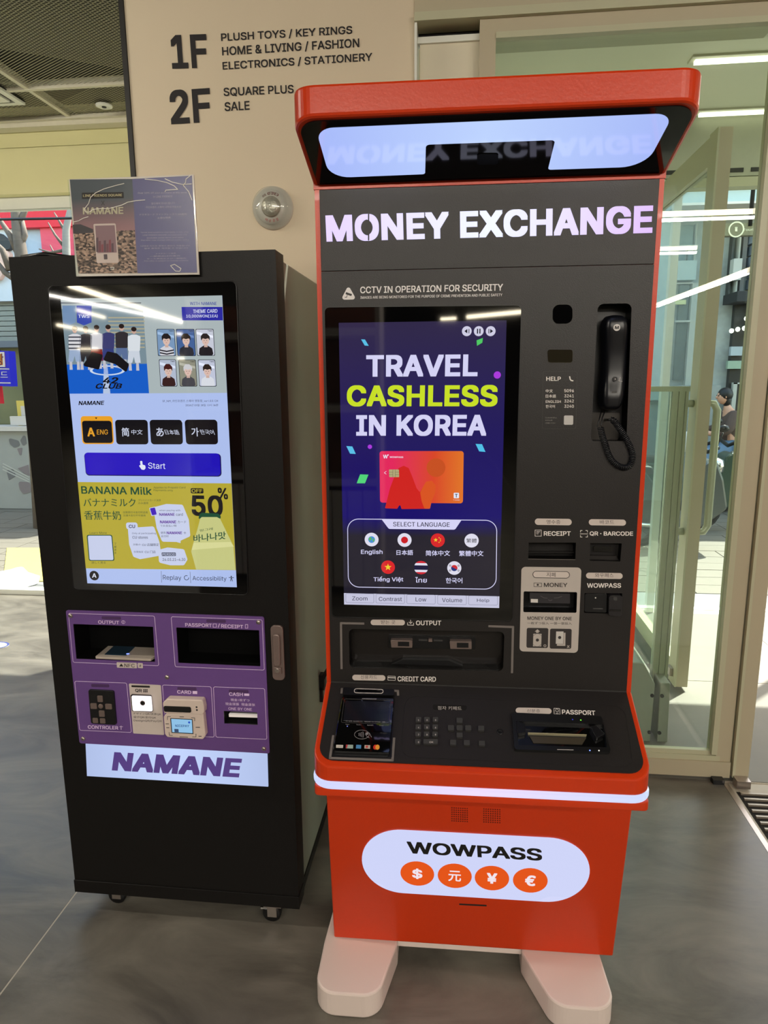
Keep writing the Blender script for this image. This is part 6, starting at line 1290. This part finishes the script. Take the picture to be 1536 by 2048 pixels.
def cross(y_):     # left/right of the outline at height y
    xs_ = []
    for i in range(len(ph_o)):
        a_, c_ = ph_o[i - 1], ph_o[i]
        if (a_[1] - y_) * (c_[1] - y_) < 0: xs_.append(a_[0] + (c_[0] - a_[0]) * (y_ - a_[1]) / (c_[1] - a_[1]))
    return min(xs_), max(xs_)
yt_, yb_ = max(p[1] for p in ph_o) - .0004, min(p[1] for p in ph_o) + .0004
vs = []; fs = []; K = 12
for i in range(n_ + 1):
    t_ = i / n_; y_ = yt_ + (yb_ - yt_) * (1 - math.cos(math.pi * t_)) / 2; a_, c_ = cross(y_); s_ = (yt_ - y_) / (yt_ - yb_)
    bul = .012 + .010 * (math.exp(-((s_ - .14) / .16) ** 2) + math.exp(-((s_ - .86) / .15) ** 2)); edge = min(1, math.sin(math.pi * min(max(t_, .0), 1)) * 2.2 + .12)
    for k in range(K + 1):
        u = k / K; x_ = a_ + (c_ - a_) * u; w_ = -.022 + (bul + .012) * edge * (1 - abs(2 * u - 1) ** 5); vs.append(PU.W(x_, y_, w_))
for i in range(n_):
    for k in range(K): q = i * (K + 1) + k; fs.append((q, q + K + 1, q + K + 2, q + 1))
m0 = len(vs); vs2 = []
for i in range(n_ + 1):
    t_ = i / n_; y_ = yt_ + (yb_ - yt_) * (1 - math.cos(math.pi * t_)) / 2; a_, c_ = cross(y_); vs2 += [PU.W(a_, y_, -.022), PU.W(c_, y_, -.022)]
fb = [(m0 + 2 * i, m0 + 2 * i + 1, m0 + 2 * i + 3, m0 + 2 * i + 2) for i in range(n_)]
MB().add(vs + vs2, fs + fb, HB, True).build('handset', PH)
c_ = PU.px(*z8((980, 447))); wz = .0135
b = MB().prism(PU, ell(*c_, .0068, n=24), wz - .004, wz, PRW); b.text(PU, 'M', (c_[0] - .004, c_[1] - .003), (c_[0] + .004, c_[1] - .003), (c_[0] - .004, c_[1] + .0032), wz + .0003, PRB, .06, px=False); b.build('maker_badge', PH, label='round white badge with a black letter')
c_ = PU.px(*z8((970, 922))); b = MB().prism(PU, ell(*c_, .005, n=16), 0, .0085, BLK).prism(PU, ell(*c_, .0012, n=8), .0085, .009, PRG); b.line(PU, Q(PU, z8((1018, 905), (1002, 940), (1035, 944))), .0008, .0085, PRG); b.build('key', PH)
MB().prism(PU, rnd(Q(PU, z8((935, 1030), (985, 1030), (983, 1052), (932, 1052))), .002), 0, .0112, GREYP).build('key', PH)
# coiled cord
path = [z8(q) for q in ((835, 1365), (850, 1440), (880, 1530), (905, 1610), (945, 1680), (1000, 1725), (1060, 1742), (1105, 1722), (1132, 1660), (1125, 1590), (1090, 1510), (1045, 1430), (1000, 1365), (960, 1310), (930, 1300))]
P3 = [PU.W(*PU.px(*q), .008) for q in path]
fine = []
for i in range(len(P3) - 1):
    p0, p1, p2, p3 = P3[max(i - 1, 0)], P3[i], P3[i + 1], P3[min(i + 2, len(P3) - 1)]
    for k in range(40):
        t_ = k / 40; fine.append(.5 * ((2 * p1) + (p2 - p0) * t_ + (2 * p0 - 5 * p1 + 4 * p2 - p3) * t_ ** 2 + (3 * p1 - p0 - 3 * p2 + p3) * t_ ** 3))
L_ = 0; coil = []; ph_ = 0
for i in range(1, len(fine)):
    d = fine[i] - fine[i - 1]; seg = d.length; d = d.normalized(); s1 = PU.n; s2 = d.cross(s1).normalized()
    for k in range(2):
        ph_ += seg / 2 / .0036 * 2 * math.pi; p = fine[i - 1] + (fine[i] - fine[i - 1]) * (k / 2); coil.append(p + (s1 * math.cos(ph_) + s2 * math.sin(ph_)) * .0062)
# resample coil densely by phase
coil = []; ph_ = 0; acc = 0; stp = .0036 / 10; i = 1; pos = fine[0].copy()
tot = sum((fine[j] - fine[j - 1]).length for j in range(1, len(fine))); s_ = 0; j = 1; base = 0
while s_ < tot and j < len(fine):
    while j < len(fine) and base + (fine[j] - fine[j - 1]).length < s_: base += (fine[j] - fine[j - 1]).length; j += 1
    if j >= len(fine): break
    seg = (fine[j] - fine[j - 1]).length; p = fine[j - 1].lerp(fine[j], (s_ - base) / max(seg, 1e-9)); d = (fine[j] - fine[j - 1]).normalized(); s1 = PU.n; s2 = d.cross(s1).normalized(); a_ = s_ / .0036 * 2 * math.pi
    coil.append(p + (s1 * math.cos(a_) + s2 * math.sin(a_)) * .0058); s_ += stp
MB().tube(coil, .0014, HB, 6).build('coiled_cord', PH)
b = MB()
for dx in (0, 38): b.tube([PU.W(*PU.px(*z8((870 + dx, 1215))), -.02), PU.W(*PU.px(*z8((845 + dx * .6, 1290))), -.012), PU.W(*PU.px(*z8((810 + dx, 1360))), .002)], .0014, BLK, 6)
b.tube([PU.W(*PU.px(*z8((930, 1300))), .008), PU.W(*PU.px(*z8((915, 1310))), -.04)], .003, BLK, 6).build('cord_lead', PH)

# console panel
zc2 = Z(.4557, 620, 1340); zk = Z(.2865, 810, 1390); zq = Z(.1172, 650, 1370)
LENC = math.hypot(.196, .098)
cpo = rnd([(UL + .011, LENC - .004), (UL + .011, .012), (UR - .011, .012), (UR - .011, LENC - .004)], [0, .034, .034, 0], 8)
pass_hole = rnd(Q(PCn, zk((742, 145), (1366, 170), (1432, 423), (762, 402))), .006)
cpn = MB().plate(PCn, cpo, [], .0005, .003, CHAR).build('console_panel', wk, bevel=.0008)
# bend strip
b = MB(); p0 = PCn.W(UL + EDG, LENC - .004, .003); p1 = PCn.W(UR - EDG, LENC - .004, .003); q0 = PU.W(UL + EDG, zbend + .006, MT); q1 = PU.W(UR - EDG, zbend + .006, MT)
b.add([p0, p1, q1, q0], [(0, 1, 2, 3)], CHAR2).build('bend_strip', wk)
CT = .003
# payment terminal
b = MB().prism(PCn, Q(PCn, zq((320, 100), (1190, 140), (1140, 1250), (120, 1240))), CT, CT + .0008, BLK)
tmn = b.build('payment_terminal', wk, label='glossy black card payment terminal')
MB().prism(PCn, rnd(Q(PCn, zq((318, 108), (1188, 145), (1180, 245), (305, 232))), .003), CT + .0008, CT + .012, BLK).prism(PCn, rnd(Q(PCn, zq((560, 150), (950, 160), (945, 188), (555, 182))), .001), CT + .012, CT + .0125, BLACKG).ring(PCn, rnd(Q(PCn, zq((505, 128), (1005, 142), (1000, 220), (500, 208))), .006), .0016, CT + .012, CT + .0128, PRG).build('card_throat', tmn, bevel=.001)
MB().prism(PCn, rnd(Q(PCn, zq((300, 250), (1185, 275), (1110, 1215), (140, 1180))), .005), CT + .0008, CT + .009, BLACKG).build('terminal_body', tmn, bevel=.0015)
b = MB().ring(PCn, rnd(Q(PCn, zq((335, 290), (1140, 315), (1100, 722), (280, 700))), .004), .001, CT + .009, CT + .0096, GREYP).prism(PCn, Q(PCn, zq((355, 325), (1105, 345), (1085, 690), (318, 665))), CT + .009, CT + .0093, mat('lcd_off', (24, 25, 32), .12)).build('terminal_display', tmn)
b = MB(); w_ = CT + .0096; GT = ink((136, 132, 136))
for s_, x0_, x1_, y_ in (('IC·MS', 360, 470, 682), ('SIGNPAD 1234', 490, 648, 686), ('SAMSUNG', 682, 786, 690), ('PAY SERVICE', 800, 950, 694), ('OK', 985, 1035, 698), ('Power', 358, 424, 738), ('TX/RX', 540, 628, 746), ('READER', 726, 830, 752), ('Error', 935, 1004, 758)): b.text(PCn, s_, zq((x0_, y_)), zq((x1_, y_ + 3)), zq((x0_, y_ - 18)), w_, GT, .01)
c_ = PCn.px(*zq((635, 905))); pts = [PCn.px(*zq((635 + 128 * math.cos(a / 30 * 2 * math.pi), 902 + 78 * math.sin(a / 30 * 2 * math.pi)))) for a in range(30)]; b.ring(PCn, pts, .0007, CT + .009, w_, GT)
for k in range(4): b.line(PCn, Q(PCn, zq((580 + k * 24, 885 - k * 9), (592 + k * 25, 905), (584 + k * 24, 925 + k * 9))), .0011, w_, GT)
b.line(PCn, Q(PCn, zq((700, 880), (740, 862), (770, 890), (800, 950))), .001, w_, GT).line(PCn, Q(PCn, zq((695, 895), (720, 935), (762, 962))), .001, w_, GT).prism(PCn, Q(PCn, zq((700, 880), (735, 868), (750, 900), (712, 912))), w_, w_ + .0003, GT, False)
b.text(PCn, '▁▃▅', zq((640, 300)), zq((880, 305)), zq((640, 285)), w_, GT, 0) if False else b.line(PCn, Q(PCn, zq((645, 293), (880, 299))), .0016, w_, GT)
b.prism(PCn, ell(*PCn.px(*zq((388, 762))), .0012, n=8), w_, w_ + .0002, scr((150, 160, 255)), False)
b.build('terminal_print', tmn)
b = MB()
for q, c in (((200, 1078, 318, 1130), (206, 198, 190)), ((365, 1075, 488, 1140), (150, 170, 160)), ((540, 1078, 625, 1142), (70, 130, 180)), ((682, 1082, 778, 1144), (180, 170, 160))): b.prism(PCn, Q(PCn, zq((q[0], q[1]), (q[2], q[1] + 4), (q[2] - 4, q[3]), (q[0] - 4, q[3] - 4))), CT + .009, w_, ink(c), False)
b.prism(PCn, Q(PCn, zq((366, 1076), (398, 1078), (380, 1138), (362, 1136))), w_, w_ + .0002, ink((180, 50, 60)), False); b.text(PCn, 'Cards', zq((222, 1110)), zq((296, 1112)), zq((222, 1094)), w_ + .0001, PRB, 0)
b.prism(PCn, ell(*PCn.px(*zq((720, 1112))), .0028, n=12), w_, w_ + .0002, ink((190, 60, 50)), False)
b.prism(PCn, ell(*PCn.px(*zq((864, 1118))), .0046, .006, 16), CT + .009, w_, ink((196, 40, 30)), False).prism(PCn, ell(*PCn.px(*zq((900, 1119))), .0046, .006, 16), CT + .009, w_ + .0002, ink((226, 150, 50)), False)
b.build('card_marks', tmn, label='row of small coloured card marks')
b = MB(); b.line(PCn, Q(PCn, zq((285, 150), (292, 82), (1245, 115), (1248, 185))), .0052, CT, BRK).build('corner_bracket', cpn); b = MB(); b.line(PCn, Q(PCn, zq((142, 885), (88, 1260), (1152, 1300), (1180, 925))), .0052, CT, BRK); b.build('corner_bracket', cpn)
# keypad plate outline
MB().ring(PCn, rnd(Q(PCn, zc2((418, 116), (1380, 160), (1420, 432), (395, 385))), .028, 8), .0008, CT - .0002, CT + .0006, mat('seam_dark', (28, 26, 26), .5)).build('keypad_plate', cpn)
kp = MB().prism(PCn, rnd(Q(PCn, zk((195, 72), (432, 80), (430, 112), (195, 108))), .004), CT, CT + .0006, CHAR2); kp.text(PCn, '점자 키패드', zk((228, 110)), zk((395, 114)), zk((228, 84)), CT + .0009, PRG, .0); kp.build('braille_sticker', cpn, label='dark raised sticker')
nk_ = 1
for r_, y_ in enumerate((186, 238, 288, 340)):
    for c2, x_ in enumerate((95, 154, 213)):
        if r_ == 3 and c2 == 2: continue
        hw = 19 if not (r_ == 3 and c2 == 1) else 50; cx_ = x_ if not (r_ == 3 and c2 == 1) else 184; sk_ = (y_ - 186) * -.03
        b = MB().prism(PCn, rnd(Q(PCn, zk((cx_ - hw + sk_, y_ - 18), (cx_ + hw + sk_, y_ - 17), (cx_ + hw + sk_ - 1, y_ + 16), (cx_ - hw + sk_ - 1, y_ + 15))), .0015), CT, CT + .005, GREYP)
        ch = str(nk_) if r_ < 3 else ('0' if c2 == 0 else '←'); nk_ += 1
        b.text(PCn, ch if ch != '←' else 'OK', zk((cx_ - (4 if ch != '←' else 14), y_ + 11)), zk((cx_ + (4 if ch != '←' else 14), y_ + 11)), zk((cx_ - (4 if ch != '←' else 14), y_ - 1)), CT + .0053, PRW if False else PRG, .03)
        b.build('key', cpn)
for x_, y_ in ((380, 192), (320, 243), (380, 243), (440, 244), (380, 294), (530, 247), (335, 345), (430, 347), (535, 352)):
    MB().prism(PCn, rnd(Q(PCn, zk((x_ - 20, y_ - 18), (x_ + 21, y_ - 17), (x_ + 22, y_ + 17), (x_ - 20, y_ + 16))), .0015), CT, CT + .005, GREYP).build('key', cpn)
c_ = PCn.px(*zk((663, 264))); MB().lathe(PCn.W(*c_, CT), PCn.n, [(.0068, 0), (.0068, .0012), (.0045, .0016), (.0035, .0006), (0, .0004)], BLK, 20).build('audio_jack', cpn)
pill(PCn, (772, 94, 1022, 134, 6), '신분증', CT, cpn, zf=zk, tb=(850, 942, 128, 106))
b = MB(); b.text(PCn, 'PASSPORT', zk((1095, 140)), zk((1328, 148)), zk((1094, 108)), CT + .0003, PRS, .035); b.ring(PCn, rnd(Q(PCn, zk((1037, 97), (1080, 99), (1083, 143), (1039, 141))), .0015), .0009, CT, CT + .0003, PRS).ring(PCn, ell(*PCn.px(*zk((1060, 114))), .0035, .0045, 14), .0007, CT, CT + .0003, PRS).line(PCn, Q(PCn, zk((1052, 134), (1070, 135))), .001, CT, PRS); b.build('panel_lettering', cpn)
# passport reader: raised black unit with sunken tray
ps = MB().plate(PCn, pass_hole, [Q(PCn, zk((775, 205), (1380, 228), (1405, 388), (790, 372)))], CT, CT + .009, mat('reader_black', (20, 20, 20), .28), BLK).build('passport_reader', wk, label='black passport reader')
MB().flat(PCn, Q(PCn, zk((770, 200), (1385, 225), (1410, 392), (785, 376))), CT + .001, BLACKG).build('reader_tray', ps)
b = MB().prism(PCn, Q(PCn, zk((855, 278), (1265, 292), (1262, 300), (857, 286))), CT + .001, CT + .006, mat('reader_edge_strip', (150, 142, 112), .3)).prism(PCn, Q(PCn, zk((868, 300), (1262, 312), (1235, 356), (895, 345))), CT + .001, CT + .003, mat('reader_glass_brown', (64, 58, 48), .12)); b.build('reader_window', ps, label='brownish reader window')
for q in ([(775, 205), (835, 230), (840, 290), (780, 300)], [(1285, 245), (1330, 240), (1390, 300), (1330, 330)]): MB().prism(PCn, rnd(Q(PCn, zk(*q)), .003), CT + .001, CT + .012, BLK).build('guide', ps, bevel=.001)
b = MB(); w_ = CT + .0092
for q, c, e in (((1165, 195), (70, 70, 200), .8), ((1222, 199), (120, 240, 60), 1.3), ((1285, 411), (120, 150, 255), 2), ((1348, 412), (250, 245, 220), 1.5)): b.prism(PCn, ell(*PCn.px(*zk(q)), .0014, n=10), w_, w_ + .0006, scr(c, e))
b.text(PCn, 'WELCOM DIGITAL', zk((1060, 408)), zk((1170, 411)), zk((1060, 399)), w_, PRG, 0) if False else b.line(PCn, Q(PCn, zk((1060, 404), (1170, 407))), .0012, w_, PRG)
b.build('indicator_lights', ps, label='small coloured indicator lights')

# canopy
cf = 1.298
canp = rnd([(UL - .002, DB), (UL - .002, cf), (UR + .002, cf), (UR + .002, DB)], [0, .042, .042, 0], 10)
und = lambda u, d: (1.8935 + max(0, (1.5 - d)) * .3) if d < 1.5005 else 1.886
cb = MB(); n0 = [(UL - .002, 1.5), (UR + .002, 1.5)]
front = rnd([(UL - .002, 1.5), (UL - .002, cf), (UR + .002, cf), (UR + .002, 1.5)], [0, .042, .042, 0], 10)
slab(cb, front, und, lambda u, d: 2.006, ORANGE); cn = cb.build('canopy', wk, bevel=.005)
cb = MB(); slab(cb, [(UL - .002, 1.501), (UR + .002, 1.501), (UR + .002, DB), (UL - .002, DB)], lambda u, d: 1.886, lambda u, d: 2.006, ORANGE).build('canopy_back', cn)
LV = math.hypot(.202, .06)
uo = rnd([(UL + .008, .004), (UR - .008, .004), (UR - .008, LV - .010), (UL + .008, LV - .010)], [0, 0, .036, .036], 10)
gbk = mat('canopy_gloss_black', (12, 11, 13), .08, nz=0)
cu_ = MB().prism(PV, uo, 0, .002, gbk).build('canopy_underside', cn, label='glossy black underside')
lo_ = rnd(Q(PV, z5((94, 246), (1404, 190), (1300, 385), (943, 397), (970, 288), (497, 305), (494, 413), (146, 427))), [.032, .03, .05, .006, .008, .008, .006, .042], 8)
CL = gradmat('canopy_light', (164, 182, 250), (164, 182, 248), 'X', -.36, .36, 1.0, mid=(190, 212, 255))
CL.node_tree.nodes['Principled BSDF'].inputs['Roughness'].default_value = .1
for nd in cu_.data.materials: pass
MB().prism(PV, lo_, .002, .0026, CL).build('canopy_light', cn, label='glowing blue white light panel')
MB().prism(PV, rnd(Q(PV, z5((684, 338), (762, 338), (760, 376), (684, 378))), .006), .002, .0035, mat('camera_lens_black', (2, 2, 3), .4, spec=.1)).build('camera_eye', cn)
